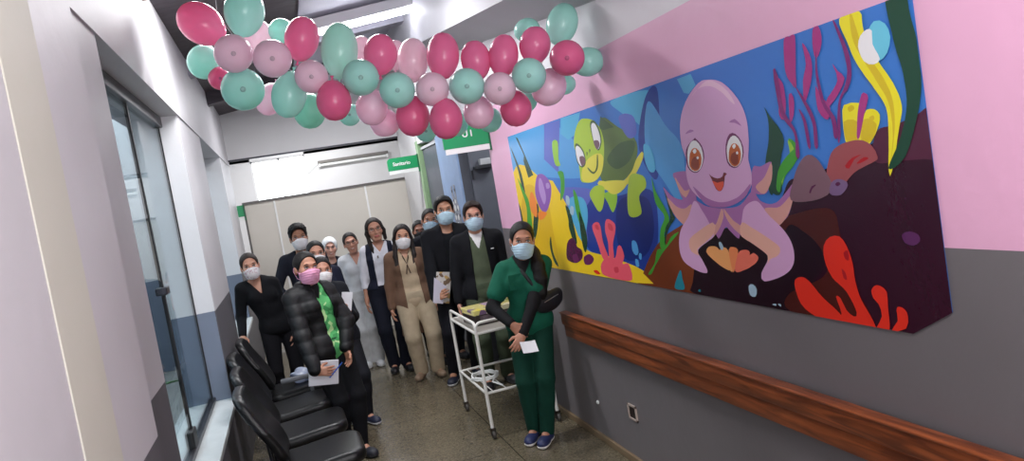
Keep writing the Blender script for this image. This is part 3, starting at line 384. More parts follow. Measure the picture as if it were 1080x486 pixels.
('magenta',"2170,2120 2161,2125 2149,2125 2141,2122 2133,2125 2120,2125 2113,2119 2114,2107 2116,2090 2120,2070 2124,2049 2128,2028 2132,2010 2135,1995 2138,1971 2140,1954 2143,1946 2153,1951 2164,1967 2173,1978 2181,1992 2186,2013 2186,2029 2184,2048 2181,2069 2178,2090 2174,2108"),
('magenta',"2083,2088 2076,2082 2066,2067 2057,2047 2051,2028 2051,2011 2053,1993 2058,1976 2065,1958 2073,1942 2084,1924 2095,1908 2105,1895 2111,1891 2113,1900 2112,1921 2108,1945 2104,1965 2096,1983 2086,1999 2079,2017 2079,2036 2081,2060 2084,2079"),
('magenta',"2026,2118 2016,2125 2003,2125 1999,2124 1992,2108 1990,2086 1994,2067 2002,2050 2015,2032 2028,2023 2034,2034 2036,2057 2035,2077 2031,2101"),
('magenta',"1960,1994 1953,1986 1941,1967 1924,1954 1915,1939 1923,1924 1938,1907 1955,1891 1973,1877 1992,1865 2006,1859 2013,1866 2007,1883 1998,1892 1984,1902 1969,1914 1955,1926 1947,1937 1947,1959 1955,1981"),
('magenta',"2236,1997 2222,1994 2208,1974 2205,1958 2204,1937 2205,1916 2207,1897 2213,1876 2221,1858 2229,1848 2242,1850 2251,1868 2250,1884 2245,1904 2240,1926 2237,1945 2237,1967 2238,1986"),
('magenta',"2184,1932 2171,1934 2162,1916 2163,1898 2168,1876 2174,1858 2188,1837 2198,1835 2198,1846 2196,1863 2194,1883 2191,1904 2187,1921"),
('magenta',"2048,1938 2042,1928 2031,1903 2018,1888 2004,1873 1995,1858 1999,1834 2013,1820 2026,1825 2041,1839 2052,1858 2054,1873 2054,1892 2053,1912 2050,1929"),
('magenta2',"1933,2123 1932,2125 1929,2125 1922,2115 1915,2099 1906,2078 1898,2057 1891,2038 1886,2020 1882,2001 1881,1981 1882,1960 1885,1941 1892,1925 1901,1912 1911,1900 1927,1892 1943,1874 1947,1861 1951,1845 1954,1826 1958,1806 1961,1787 1964,1771 1967,1759 1977,1737 1981,1744 1980,1754 1978,1769 1975,1788 1972,1808 1968,1827 1963,1845 1959,1860 1950,1879 1939,1893 1928,1904 1919,1916 1907,1936 1900,1959 1899,1976 1901,1995 1903,2015 1907,2036 1912,2054 1918,2075 1924,2095 1930,2112"),
('magenta2',"2157,1970 2149,1960 2132,1936 2123,1924 2113,1910 2104,1895 2095,1880 2087,1866 2080,1851 2075,1836 2071,1819 2070,1803 2070,1784 2072,1765 2074,1748 2076,1737 2085,1728 2092,1739 2092,1750 2090,1766 2088,1784 2086,1803 2088,1821 2092,1836 2098,1851 2105,1867 2112,1882 2120,1897 2126,1910 2136,1929 2145,1948 2153,1962"),
('magenta2',"2022,2054 2023,2046 2025,2025 2028,2000 2029,1975 2028,1959 2026,1942 2024,1924 2021,1906 2018,1890 2014,1876 2002,1856 1989,1840 1979,1824 1976,1807 1976,1789 1978,1772 1980,1760 1988,1753 1996,1762 1996,1776 1995,1797 1997,1818 2004,1832 2013,1846 2023,1861 2030,1879 2033,1893 2036,1910 2038,1927 2040,1945 2040,1961 2040,1977 2037,2001 2031,2027 2025,2046"),
('magenta2',"2249,2030 2239,2034 2228,2004 2227,1991 2226,1975 2226,1956 2226,1937 2226,1917 2224,1898 2221,1882 2215,1866 2207,1851 2197,1838 2188,1825 2180,1812 2174,1798 2171,1780 2169,1760 2170,1740 2171,1724 2173,1712 2183,1702 2192,1713 2192,1724 2189,1740 2186,1758 2184,1777 2187,1795 2193,1808 2203,1819 2214,1831 2226,1844 2236,1858 2243,1876 2247,1896 2249,1920 2250,1946 2251,1973 2251,1997 2250,2017"),
('magenta2',"2145,1875 2138,1870 2126,1854 2117,1833 2114,1816 2112,1795 2111,1773 2111,1753 2111,1740 2117,1730 2125,1742 2126,1754 2127,1772 2128,1792 2129,1811 2130,1827 2136,1849 2143,1867"),
('gold',"1943,1842 1933,1857 1919,1858 1901,1860 1883,1857 1868,1854 1861,1838 1862,1825 1864,1806 1867,1785 1872,1765 1878,1747 1884,1735 1904,1723 1927,1722 1944,1733 1948,1746 1949,1765 1949,1786 1947,1808 1945,1828"),
('gold2',"1943,1805 1926,1810 1903,1807 1887,1798 1885,1780 1891,1755 1900,1738 1921,1732 1941,1742 1947,1761 1948,1787"),
('gold',"1857,1815 1843,1829 1828,1830 1813,1827 1801,1819 1794,1808 1796,1792 1802,1779 1812,1764 1823,1749 1834,1737 1857,1718 1874,1718 1875,1728 1873,1745 1870,1764 1866,1784 1861,1802"),
('gold2',"1859,1802 1842,1802 1822,1793 1811,1781 1815,1765 1827,1745 1841,1732 1864,1727 1880,1736 1880,1750 1875,1771 1868,1790"),
('gold2',"1919,1847 1910,1851 1899,1852 1892,1846 1891,1839 1901,1834 1913,1832 1919,1839"),
('gold2',"1837,1805 1828,1808 1819,1809 1816,1803 1817,1796 1825,1794 1833,1795 1837,1800"),
('magenta',"1854,1879 1846,1883 1839,1879 1832,1875 1830,1864 1836,1851 1845,1834 1855,1815 1863,1798 1871,1779 1879,1762 1885,1750 1894,1741 1897,1751 1895,1763 1891,1780 1887,1799 1882,1818 1877,1833 1869,1853 1861,1868"),
('gold',"1904,2121 1896,2125 1827,2125 1820,2123 1812,2111 1814,2093 1814,2074 1811,2054 1807,2034 1801,2013 1794,1998 1786,1984 1777,1970 1768,1955 1758,1939 1748,1924 1738,1907 1729,1891 1722,1874 1715,1857 1711,1840 1709,1824 1710,1810 1714,1797 1720,1782 1728,1762 1734,1746 1741,1727 1748,1705 1756,1684 1764,1664 1771,1647 1776,1635 1786,1620 1788,1636 1787,1647 1785,1662 1782,1680 1778,1699 1775,1719 1772,1737 1770,1752 1767,1773 1765,1792 1765,1808 1767,1825 1773,1841 1781,1856 1792,1872 1803,1889 1811,1902 1821,1916 1831,1930 1840,1945 1849,1959 1857,1973 1866,1992 1873,2010 1878,2028 1884,2046 1892,2066 1901,2088 1906,2107"),
('gold2',"1860,2121 1859,2125 1853,2125 1850,2120 1847,2109 1844,2094 1840,2076 1836,2056 1831,2036 1824,2018 1817,2003 1808,1987 1798,1971 1788,1955 1778,1939 1769,1925 1762,1911 1753,1890 1745,1872 1741,1854 1738,1835 1738,1819 1739,1802 1741,1784 1744,1767 1748,1750 1753,1730 1760,1708 1767,1687 1772,1671 1775,1665 1774,1671 1769,1687 1763,1708 1757,1731 1754,1751 1752,1769 1752,1786 1752,1804 1753,1822 1756,1838 1762,1856 1769,1871 1779,1888 1790,1909 1798,1924 1808,1942 1819,1960 1830,1980 1841,1999 1850,2017 1856,2033 1861,2054 1863,2075 1862,2094 1861,2110"),
('dkgreen',"1644,2125 1644,2122 1642,2104 1642,2084 1640,2065 1638,2049 1635,2033 1632,2017 1630,2000 1630,1895 1632,1881 1634,1865 1637,1851 1641,1837 1646,1821 1653,1802 1660,1786 1669,1766 1678,1746 1689,1725 1699,1706 1710,1689 1720,1675 1740,1658 1762,1646 1780,1641 1788,1644 1785,1652 1777,1665 1765,1681 1751,1699 1738,1717 1728,1733 1719,1751 1710,1768 1703,1786 1697,1803 1692,1821 1689,1839 1688,1857 1688,1875 1689,1893 1690,1912 1692,1928 1695,1944 1699,1960 1703,1977 1706,1995 1709,2014 1711,2033 1714,2056 1717,2079 1719,2103 1720,2124 1719,2125"),
('bub2',"1770,2081 1749,2078 1731,2065 1721,2046 1718,2023 1724,2001 1736,1981 1753,1968 1772,1963 1792,1965 1807,1978 1810,1991 1810,2009 1809,2027 1805,2043 1796,2060 1783,2073"),
('white',"1801,2064 1790,2063 1782,2056 1784,2039 1786,2017 1779,2000 1770,1983 1766,1969 1775,1960 1791,1958 1810,1962 1827,1974 1835,1988 1841,2006 1843,2022 1838,2039 1828,2052 1815,2060"),
('rock2',"2055,1638 2049,1656 2040,1675 2030,1694 2019,1709 2003,1722 1984,1730 1964,1736 1946,1739 1926,1741 1907,1742 1890,1741 1871,1737 1856,1730 1843,1721 1829,1701 1823,1681 1826,1674 1842,1668 1855,1664 1873,1659 1892,1653 1911,1647 1929,1639 1945,1629 1961,1617 1976,1605 1990,1594 2003,1586 2024,1578 2042,1576 2055,1580 2060,1594 2060,1615"),
('red2',"1964,1665 1948,1677 1925,1689 1902,1694 1888,1694 1901,1690 1921,1681 1935,1666 1947,1654 1960,1656"),
('red2',"1913,1669 1898,1678 1879,1686 1865,1685 1860,1680 1876,1674 1897,1668 1909,1667"),
('rock',"2252,1560 2255,1573 2247,1592 2235,1612 2224,1630 2214,1646 2203,1662 2191,1676 2179,1688 2163,1701 2146,1710 2130,1714 2110,1711 2091,1699 2079,1687 2068,1671 2058,1655 2047,1638 2037,1620 2033,1604 2040,1586 2062,1572 2076,1567 2092,1562 2111,1558 2131,1555 2150,1553 2168,1552 2188,1551 2208,1551 2227,1552 2242,1555"),
('plum',"2150,1583 2144,1593 2134,1604 2118,1609 2108,1609 2118,1603 2132,1595 2138,1587 2142,1581 2148,1580"),
('rock3',"2037,1612 2023,1620 2007,1623 1990,1622 1975,1617 1964,1611 1962,1601 1970,1590 1985,1578 2000,1570 2018,1568 2038,1570 2050,1576 2048,1594"),
('plum',"2019,1607 2012,1612 2003,1614 1997,1611 1994,1606 2001,1602 2010,1599 2016,1602"),
('red',"2292,1262 2274,1272 2253,1276 2236,1274 2216,1264 2204,1254 2190,1241 2175,1226 2158,1212 2144,1202 2128,1192 2111,1182 2095,1171 2082,1161 2074,1152 2069,1135 2209,1135 2216,1138 2240,1147 2258,1156 2278,1173 2288,1191 2293,1210 2297,1225 2299,1247"),
('red',"2089,1219 2081,1224 2068,1217 2058,1198 2047,1177 2032,1165 2017,1159 2005,1161 2001,1174 2005,1188 2013,1206 2024,1225 2035,1241 2049,1254 2066,1265 2082,1275 2095,1287 2107,1306 2115,1326 2120,1345 2121,1364 2119,1381 2114,1397 2098,1416 2078,1428 2055,1433 2033,1431 2018,1420 2006,1401 1999,1384 1993,1364 1989,1344 1988,1325 1989,1307 1988,1287 1986,1271 1983,1255 1979,1239 1973,1222 1963,1204 1951,1186 1940,1169 1932,1154 1924,1135 2091,1135 2091,1139 2073,1161 2077,1181 2085,1203"),
('red2',"2024,1375 2014,1383 2003,1384 2001,1368 2004,1351 2012,1350 2020,1355 2024,1365"),
('red2',"2043,1320 2036,1317 2028,1308 2025,1295 2025,1284 2032,1283 2040,1289 2043,1306"),
('red',"1923,1256 1916,1266 1906,1274 1894,1277 1881,1275 1868,1269 1859,1258 1859,1238 1862,1211 1863,1196 1863,1178 1864,1159 1866,1143 1869,1135 1921,1135 1921,1136 1905,1156 1893,1175 1893,1197 1900,1214 1910,1224 1919,1232 1923,1244"),
('red',"1830,1203 1826,1212 1819,1216 1807,1215 1796,1209 1790,1201 1788,1189 1790,1169 1801,1149 1821,1140 1838,1135 1859,1135 1850,1147 1831,1168 1829,1187"),
('dot',"1770,1442 1757,1450 1739,1453 1723,1450 1710,1444 1705,1434 1707,1424 1718,1415 1733,1410 1749,1412 1763,1418 1770,1430"),
('dot',"1740,1555 1739,1554 1738,1552 1739,1549 1740,1547 1740,1551"),
]
# ---------------------------------------------------------------- camera, world, lights
CAM_Z = 1.8
cam = bpy.data.cameras.new('camera'); cam.sensor_width = 36; cam.lens = 26.0; cam.clip_start = 0.02
co = bpy.data.objects.new('camera', cam); COL.objects.link(co); S.camera = co
r_, d_, f_ = (0.9401150547, -0.2977548894, -0.1659087393), (-0.1786466039, -0.0158849498, -0.9837850676), (0.2902913620, 0.9545101855, -0.0681265803)
co.matrix_world = Matrix(((r_[0], -d_[0], -f_[0], 0), (r_[1], -d_[1], -f_[1], 0), (r_[2], -d_[2], -f_[2], CAM_Z), (0, 0, 0, 1)))

w = bpy.data.worlds.new('sky'); S.world = w; w.use_nodes = True
bg = w.node_tree.nodes['Background']; bg.inputs[0].default_value = (0.88, 0.94, 1.0, 1); bg.inputs[1].default_value = 3.0
S.view_settings.view_transform = 'Standard'; S.view_settings.look = 'None'; S.view_settings.gamma = 1; S.view_settings.use_curve_mapping = False
S.view_settings.exposure = 0.62

def hband(name, stops, rough=0.55, wob=0.0):
    """wall paint in bands of height: stops = [(z, rgb), ...] with crisp edges"""
    m = bpy.data.materials.new(name); m.use_nodes = True; nt = m.node_tree; N = nt.nodes; L = nt.links; b = N['Principled BSDF']
    g = N.new('ShaderNodeNewGeometry'); sp = N.new('ShaderNodeSeparateXYZ'); L.new(g.outputs['Position'], sp.inputs[0])
    mr = N.new('ShaderNodeMath'); mr.operation = 'DIVIDE'; mr.inputs[1].default_value = 4.0; L.new(sp.outputs[2], mr.inputs[0])
    rp = N.new('ShaderNodeValToRGB'); rp.color_ramp.interpolation = 'CONSTANT'
    e = rp.color_ramp.elements; e[0].position = 0; e[0].color = lin(stops[0][1]); e[1].position = min(1, stops[1][0] / 4); e[1].color = lin(stops[1][1])
    for z, c in stops[2:]:
        q = e.new(z / 4); q.color = lin(c)
    L.new(mr.outputs[0], rp.inputs[0])
    n = N.new('ShaderNodeTexNoise'); n.inputs['Scale'].default_value = 1.6; n.inputs['Detail'].default_value = 5; L.new(g.outputs['Position'], n.inputs['Vector'])
    cr = N.new('ShaderNodeValToRGB'); cr.color_ramp.elements[0].position = 0.3; cr.color_ramp.elements[0].color = (0.93, 0.93, 0.93, 1); cr.color_ramp.elements[1].position = 0.65
    L.new(n.outputs[0], cr.inputs[0])
    mx = N.new('ShaderNodeMixRGB'); mx.blend_type = 'MULTIPLY'; mx.inputs[0].default_value = 1; L.new(rp.outputs[0], mx.inputs[1]); L.new(cr.outputs[0], mx.inputs[2]); L.new(mx.outputs[0], b.inputs['Base Color'])
    n2 = N.new('ShaderNodeTexNoise'); n2.inputs['Scale'].default_value = 9; n2.inputs['Detail'].default_value = 6; L.new(g.outputs['Position'], n2.inputs['Vector'])
    bp = N.new('ShaderNodeBump'); bp.inputs['Strength'].default_value = 0.12; bp.inputs['Distance'].default_value = 0.02; L.new(n2.outputs[0], bp.inputs['Height']); L.new(bp.outputs[0], b.inputs['Normal'])
    b.inputs['Roughness'].default_value = rough
    MATS[name] = m; return m

GREY = (116, 111, 114); WHITE = (226, 222, 228); PINK = (234, 178, 209)
M_right = hband('pink_grey_paint', [(0, GREY), (1.40, PINK), (2.40, WHITE)], 0.42)
M_left = hband('white_grey_paint', [(0, (96, 94, 100)), (1.25, (200, 198, 202))], 0.5)
M_white = mat('white_plaster', (222, 220, 224), 0.7, 0.1, 20, 0.03, 2)
M_cream = hband('cream_paint', [(0, (202, 201, 188)), (3.9, (202, 201, 188))], 0.6)
M_far = mat('far_white_plaster', (222, 221, 222), 0.7, 0.1, 20, 0.02, 2)
M_blue = hband('blue_tinted_grey_paint', [(0, (118, 128, 146)), (1.25, (222, 222, 224))], 0.5)
M_bluew = mat('blue_paint', (150, 176, 214), 0.5, 0.1, 15)
M_green = mat('lime_green_paint', (146, 178, 136), 0.5, 0.1, 15)
M_dgrey = mat('dark_grey_door_paint', (92, 96, 106), 0.5, 0.08, 15)
M_alu = mat('dark_aluminium', (58, 58, 64), 0.35, metal=0.7, vary=0.04)
M_black = mat('black_rubber', (22, 22, 24), 0.5)
M_wood = None

def floor_mat():
    m = bpy.data.materials.new('terrazzo'); m.use_nodes = True; nt = m.node_tree; N = nt.nodes; L = nt.links; b = N['Principled BSDF']
    tc = N.new('ShaderNodeNewGeometry')
    v = N.new('ShaderNodeTexVoronoi'); v.inputs['Scale'].default_value = 105; L.new(tc.outputs['Position'], v.inputs['Vector'])
    sp = N.new('ShaderNodeSeparateColor'); L.new(v.outputs['Color'], sp.inputs[0])
    r = N.new('ShaderNodeValToRGB'); e = r.color_ramp.elements
    e[0].position = 0; e[0].color = lin((84, 76, 62)); e[1].position = 1; e[1].color = lin((136, 126, 106))
    for p, c in ((0.3, (106, 97, 80)), (0.7, (114, 105, 87)), (0.9, (122, 112, 92))):
        q = e.new(p); q.color = lin(c)
    L.new(sp.outputs[0], r.inputs[0])
    n = N.new('ShaderNodeTexNoise'); n.inputs['Scale'].default_value = 1.4; n.inputs['Detail'].default_value = 6; L.new(tc.outputs['Position'], n.inputs['Vector'])
    cr = N.new('ShaderNodeValToRGB'); cr.color_ramp.elements[0].color = (0.72, 0.72, 0.70, 1); cr.color_ramp.elements[0].position = 0.3; cr.color_ramp.elements[1].position = 0.7
    L.new(n.outputs[0], cr.inputs[0])
    mx = N.new('ShaderNodeMixRGB'); mx.blend_type = 'MULTIPLY'; mx.inputs[0].default_value = 1; L.new(r.outputs[0], mx.inputs[1]); L.new(cr.outputs[0], mx.inputs[2])
    br = N.new('ShaderNodeTexBrick'); br.offset = 0; br.inputs['Scale'].default_value = 1; br.inputs['Brick Width'].default_value = 1.2; br.inputs['Row Height'].default_value = 1.2; br.inputs['Mortar Size'].default_value = 0.004
    br.inputs['Color1'].default_value = br.inputs['Color2'].default_value = (1, 1, 1, 1); br.inputs['Mortar'].default_value = (0.35, 0.33, 0.3, 1)
    L.new(tc.outputs['Position'], br.inputs['Vector'])
    m2 = N.new('ShaderNodeMixRGB'); m2.blend_type = 'MULTIPLY'; m2.inputs[0].default_value = 1; L.new(mx.outputs[0], m2.inputs[1]); L.new(br.outputs[0], m2.inputs[2]); L.new(m2.outputs[0], b.inputs['Base Color'])
    b.inputs['Roughness'].default_value = 0.24
    return m

def wood_mat(name, c1, c2, rough=0.38, axis=(8, 0.7, 8)):
    m = bpy.data.materials.new(name); m.use_nodes = True; nt = m.node_tree; N = nt.nodes; L = nt.links; b = N['Principled BSDF']
    g = N.new('ShaderNodeNewGeometry'); mp = N.new('ShaderNodeMapping'); mp.inputs['Scale'].default_value = axis; L.new(g.outputs['Position'], mp.inputs[0])
    n = N.new('ShaderNodeTexNoise'); n.inputs['Scale'].default_value = 4; n.inputs['Detail'].default_value = 8; n.inputs['Distortion'].default_value = 1.2; L.new(mp.outputs[0], n.inputs['Vector'])
    r = N.new('ShaderNodeValToRGB'); r.color_ramp.elements[0].position = 0.35; r.color_ramp.elements[0].color = lin(c1); r.color_ramp.elements[1].position = 0.68; r.color_ramp.elements[1].color = lin(c2)
    L.new(n.outputs[0], r.inputs[0]); L.new(r.outputs[0], b.inputs['Base Color']); b.inputs['Roughness'].default_value = rough
    return m
M_wood = wood_mat('reddish_wood', (104, 50, 26), (164, 86, 46))
M_darkwood = wood_mat('dark_boards', (62, 55, 62), (84, 76, 84), 0.6, (0.7, 8, 8))
M_brown = wood_mat('brown_rafter', (110, 84, 66), (140, 110, 88), 0.6, (0.7, 8, 8))

# ---------------------------------------------------------------- room shell
XR, YF = 1.75, 10.5
struct('floor', MB().box(-0.60, 4.2, -3.2, 14, -0.15, 0), floor_mat())
# right wall with two doorways
m = MB()
m.box(XR, XR + 0.16, -3.2, 6.02, 0, 4.2)
m.box(XR, XR + 0.16, 6.02, 9.12, 2.42, 4.2)
struct('wall_right', m, M_right)
struct('pillar_core', MB().box(XR + 0.02, XR + 0.16, 7.22, 8.08, 0, 2.42), M_dgrey)
struct('pillar_blue', MB().box(XR, XR + 0.02, 7.22, 8.08, 0, 2.42), M_bluew)
m = MB(); m.box(XR - 0.006, XR + 0.17, 9.12, 9.26, 0, 2.46); struct('trim_1', m, M_green)
struct('wall_right_end', MB().box(XR, XR + 0.16, 9.26, YF, 0, 4.2), M_far)
# room beyond the doorways
m = MB(); m.box(3.9, 4.05, 5.7, YF, 0, 3.0); m.box(XR + 0.16, 4.05, 5.6, 5.75, 0, 3.0); m.box(XR + 0.16, 4.05, 5.6, YF, 2.9, 3.0)
struct('wall_side', m, hband('grey_room_paint', [(0, (100, 102, 108)), (2.9, (190, 190, 192))]))
# left wall: sill wall, pilaster, piers, lintel beam
m = MB()
m.box(-0.70, -0.44, -3.2, 2.30, 0, 4.2, bev=0.004)           # pilaster nearest the camera
m.box(-0.84, -0.54, 2.30, 3.15, 0, 2.62)                       # pier
m.box(-0.84, -0.54, 3.15, 5.45, 0, 0.62)                       # wall under the first window
m.box(-0.84, -0.54, 5.45, 6.90, 0, 2.62)                       # middle pier
m.box(-0.84, -0.54, 6.90, 9.05, 0, 0.72)
m.box(-0.84, -0.54, 9.05, YF + 0.15, 0, 2.62)
m.box(-0.90, -0.53, 2.30, YF + 0.15, 2.60, 4.2)                # beam over the windows
struct('wall_left', m, M_left)
struct('trim_2', MB().box(-0.462, -0.437, 1.60, 1.87, 0, 4.2, bev=0.002), M_cream)
struct('trim_3', MB().box(-0.86, -0.515, 3.15, 5.45, 0.60, 0.635, bev=0.004).box(-0.86, -0.515, 6.90, 9.05, 0.70, 0.735, bev=0.004), mat('sill_stone', (196, 200, 200), 0.35, 0.05))
# far end: lintel, partition and the room behind
m = MB(); m.box(-0.6, XR + 0.2, YF, YF + 0.14, 2.66, 4.6)
struct('wall_far', m, M_far)
m = MB(); m.box(-0.44, XR + 0.5, YF + 0.02, YF + 0.10, 0.04, 2.06)
pt = struct('partition', m, mat('partition_board', (214, 208, 198), 0.5, 0.03, 10, 0.02, 1.5))
m = MB()
for x in (-0.05, 1.18): m.box(x - 0.012, x + 0.012, YF + 0.005, YF + 0.03, 0.04, 2.05)
m.build('joint_strip', mat('white_plastic_strip', (240, 240, 238), 0.4), pt)
m = MB(); m.box(-0.45, XR + 0.5, YF - 0.005, YF + 0.11, 2.055, 2.085); m.box(-0.46, -0.435, YF - 0.004, YF + 0.11, 0, 2.085)
m.build('cap_rail', mat('grey_metal_rail', (96, 92, 90), 0.4, metal=0.4), pt)
m = MB(); m.box(-0.6, 2.3, YF - 0.008, YF + 0.02, 2.645, 2.668)
struct('trim_4', m, M_alu)
m = MB(); m.box(-0.9, 2.4, 13, 13.15, 0, 2.05); m.box(-0.9, -0.33, 13, 13.15, 2.05, 3.4); m.box(0.55, 2.4, 13, 13.15, 2.05, 3.4); m.box(-0.9, 2.4, 13, 13.15, 2.80, 3.4); m.box(2.3, 2.45, YF + 0.1, 13.1, 0, 3.4); m.box(-0.95, -0.8, YF + 0.14, 13.1, 0, 3.4); m.box(-0.95, 2.45, YF + 0.1, 13.15, 3.3, 3.42)
struct('wall_back_room', m, M_far)
m = MB()
for x in (-0.33, 0.11, 0.53): m.box(x, x + 0.03, 13.02, 13.06, 2.05, 2.8)
for z in (2.05, 2.77): m.box(-0.33, 0.56, 13.02, 13.06, z, z + 0.03)
wf = struct('window_1', m, mat('white_frame', (230, 230, 230), 0.4))
# wall behind the camera
struct('wall_near', MB().box(-0.9, 2.0, -3.35, -3.2, 0, 4.4), M_white)
# ceiling: sloped boards, dark on the left, painted on the right
def cz(x): return 3.27 + 0.15 * (x + 0.53)
def slab(x0, x1, y0, y1, dz=0.0, t=0.08):
    m = MB(); z0, z1 = cz(x0) + dz, cz(x1) + dz
    return m.prism([(x0, z0), (x1, z1), (x1, z1 + t), (x0, z0 + t)], 1, y0, y1)
struct('ceiling', slab(-0.9, 0.42, -3.3, YF + 0.2), M_darkwood)
struct('ceiling_panel', slab(0.42, 2.1, -3.3, YF + 0.2, -0.02), mat('lilac_ceiling_paint', (186, 184, 200), 0.6, 0.1, 12, 0.05, 2))
m = slab(-0.9, 2.0, 4.35, 4.75, -0.10, 0.12)
struct('beam_brown', m, M_brown)
for n_, (y0, y1) in enumerate(((6.9, 7.05), (8.6, 8.75))):
    struct('beam_ceiling', slab(-0.9, 2.0, y0, y1, -0.14, 0.15), M_darkwood if n_ else mat('grey_beam_paint', (150, 148, 160), 0.6))
# white sloping bulkhead along the top of the right wall
m = MB()
pr_ = [(1.40, 0.0), (XR, -0.10), (XR, 0.42), (1.40, 0.42)]
ya, za, yb, zb = 3.35, 2.72, 9.0, 3.42
m.add([(x, ya, za + z) for x, z in pr_] + [(x, yb, zb + z) for x, z in pr_], [(0, 1, 2, 3), (7, 6, 5, 4)] + [(i, i + 4, (i + 1) % 4 + 4, (i + 1) % 4) for i in range(4)])
struct('beam_bulkhead', m, mat('white_beam_paint', (190, 189, 194), 0.6, 0.08, 12, 0.03, 2))
struct('baseboard_right', MB().box(XR - 0.02, XR, -3.2, 6.02, 0, 0.045, bev=0.004), mat('brown_skirting', (128, 108, 84), 0.5))

# windows on the left: framed glass doors standing on the sill
def glass():
    m = bpy.data.materials.new('window_glass'); m.use_nodes = True; nt = m.node_tree; N = nt.nodes; L = nt.links
    for n in list(N): N.remove(n)
    o = N.new('ShaderNodeOutputMaterial'); t = N.new('ShaderNodeBsdfTransparent'); t.inputs[0].default_value = (0.74, 0.80, 0.82, 1)
    g = N.new('ShaderNodeBsdfGlossy'); g.inputs['Roughness'].default_value = 0.02
    nz = N.new('ShaderNodeTexNoise'); nz.inputs['Scale'].default_value = 3; bp = N.new('ShaderNodeBump'); bp.inputs['Strength'].default_value = 0.02; L.new(nz.outputs[0], bp.inputs['Height']); L.new(bp.outputs[0], g.inputs['Normal'])
    lf = N.new('ShaderNodeLayerWeight'); lf.inputs[0].default_value = 0.5
    pw = N.new('ShaderNodeMath'); pw.operation = 'POWER'; pw.inputs[1].default_value = 5; L.new(lf.outputs['Facing'], pw.inputs[0])
    lw = N.new('ShaderNodeMath'); lw.operation = 'MULTIPLY_ADD'; lw.inputs[1].default_value = 0.5; lw.inputs[2].default_value = 0.04; L.new(pw.outputs[0], lw.inputs[0])
    mx = N.new('ShaderNodeMixShader'); L.new(lw.outputs[0], mx.inputs[0]); L.new(t.outputs[0], mx.inputs[1]); L.new(g.outputs[0], mx.inputs[2]); L.new(mx.outputs[0], o.inputs[0])
    return m
M_glass = glass()
def window(name, y0, y1, z0, z1, x, mull, shoe):
    m = MB()
    m.box(x - 0.03, x + 0.03, y0, y1, z1 - 0.07, z1, bev=0.004); m.box(x - 0.025, x + 0.025, y0, y1, z0, z0 + 0.03, bev=0.004)
    o = struct(name, m, M_alu)
    ys = [y0] + mull + [y1]
    for a, b in zip(ys[:-1], ys[1:]):
        MB().box(x - 0.005, x + 0.005, a + 0.006, b - 0.006, z0 + 0.03, z1 - 0.07).build('glass_pane', M_glass, o)
    for q in ys[1:]:
        MB().box(x - 0.009, x + 0.009, q - 0.012, q + 0.012, z0 + 0.03, z1 - 0.07).build('edge_strip', M_black, o)
    for q in mull[:shoe]:
        MB().box(x - 0.022, x + 0.022, q - 0.09, q + 0.05, z0 + 0.02, z0 + 0.12, bev=0.008).build('patch_fitting', M_black, o)
        MB().box(x - 0.03, x + 0.03, q - 0.05, q + 0.05, 1.50, 1.54, bev=0.006).build('lock_plate', M_alu, o)
    return o
window('window_2', 3.15, 5.45, 0.635, 2.60, -0.67, [4.35], 1)
window('window_3', 6.90, 9.05, 0.735, 2.60, -0.76, [7.5], 0)
# grey and white jamb faces, bluish daylight put into the lower colour
struct('trim_5', MB().box(-0.84, -0.545, 5.442, 5.452, 0.635, 2.60).box(-0.84, -0.545, 9.042, 9.052, 0.735, 2.60), M_blue)
# light well beyond the windows
m = MB(); m.box(-2.9, -2.75, 1.0, 12.0, 0, 3.6); m.box(-2.9, -0.85, 11.0, 11.15, 0, 3.6); m.box(-2.9, -0.85, 0.9, 1.05, 0, 3.6)
struct('wall_courtyard', m, M_blue)
struct('floor_courtyard', MB().box(-2.9, -0.60, 0.9, 11.15, -0.15, -0.01), mat('grey_concrete', (160, 160, 158), 0.8, 0.2, 30, 0.1, 4))

# lights
def area(name, loc, rot, sx, sy, power, col=(1, 1, 1)):
    l = bpy.data.lights.new(name, 'AREA'); l.shape = 'RECTANGLE'; l.size = sx; l.size_y = sy; l.energy = power; l.color = col
    o = bpy.data.objects.new(name, l); COL.objects.link(o); o.location = loc; o.rotation_euler = rot; return o
M_tube = mat('lit_tube', (255, 255, 255), 0.4, emit=(246, 248, 255), estr=22)
def tube_light(name, x0, x1, y, label, group=None, drop=0.06, m=M_tube, on=True):
    c = (x0 + x1) / 2
    e = empty(name, (c, y, cz(c) - drop - 0.10), label, 'ceiling light', group, 0)
    e.rotation_euler = (0, -math.atan(0.15), 0)
    L = (x1 - x0) / 2
    MB().box(-L, L, -0.05, 0.05, 0.03, 0.12, bev=0.006).build('fixture_housing', M_white, e)
    MB().tube([(-L + 0.03, 0, 0), (L - 0.03, 0, 0)], 0.018, n=12).build('light_tube', m, e, True)
    for s_ in (-1, 1): MB().box(s_ * L - 0.015, s_ * L + 0.015, -0.03, 0.03, -0.03, 0.06, bev=0.004).build('tube_holder', M_white, e)
    return e
tube_light('fluorescent_light', 0.5, 1.55, 6.45, 'lit white fluorescent tube glaring on the ceiling behind the balloons')
area('ceiling_lamp_near', (0.7, 0.6, 3.15), (0, 0, 0), 1.2, 0.25, 34, (1.0, 0.98, 0.96))
area('far_end_fill', (0.75, 8.7, 3.25), (0, 0, 0), 1.2, 0.25, 34, (0.98, 0.98, 1.0))  # added fill to brighten the far end, no fixture there
area('front_fill', (0.6, -3.1, 1.75), (math.pi / 2, 0, 0), 2.0, 1.9, 80, (0.97, 0.98, 1.0))  # added fill from behind the camera, the wall there has no opening
area('garland_fill', (0.3, 5.0, 3.30), (0, 0, 0), 1.2, 0.25, 38, (0.98, 0.98, 1.0))  # unseen overhead fill added to lift the balloons and right wall
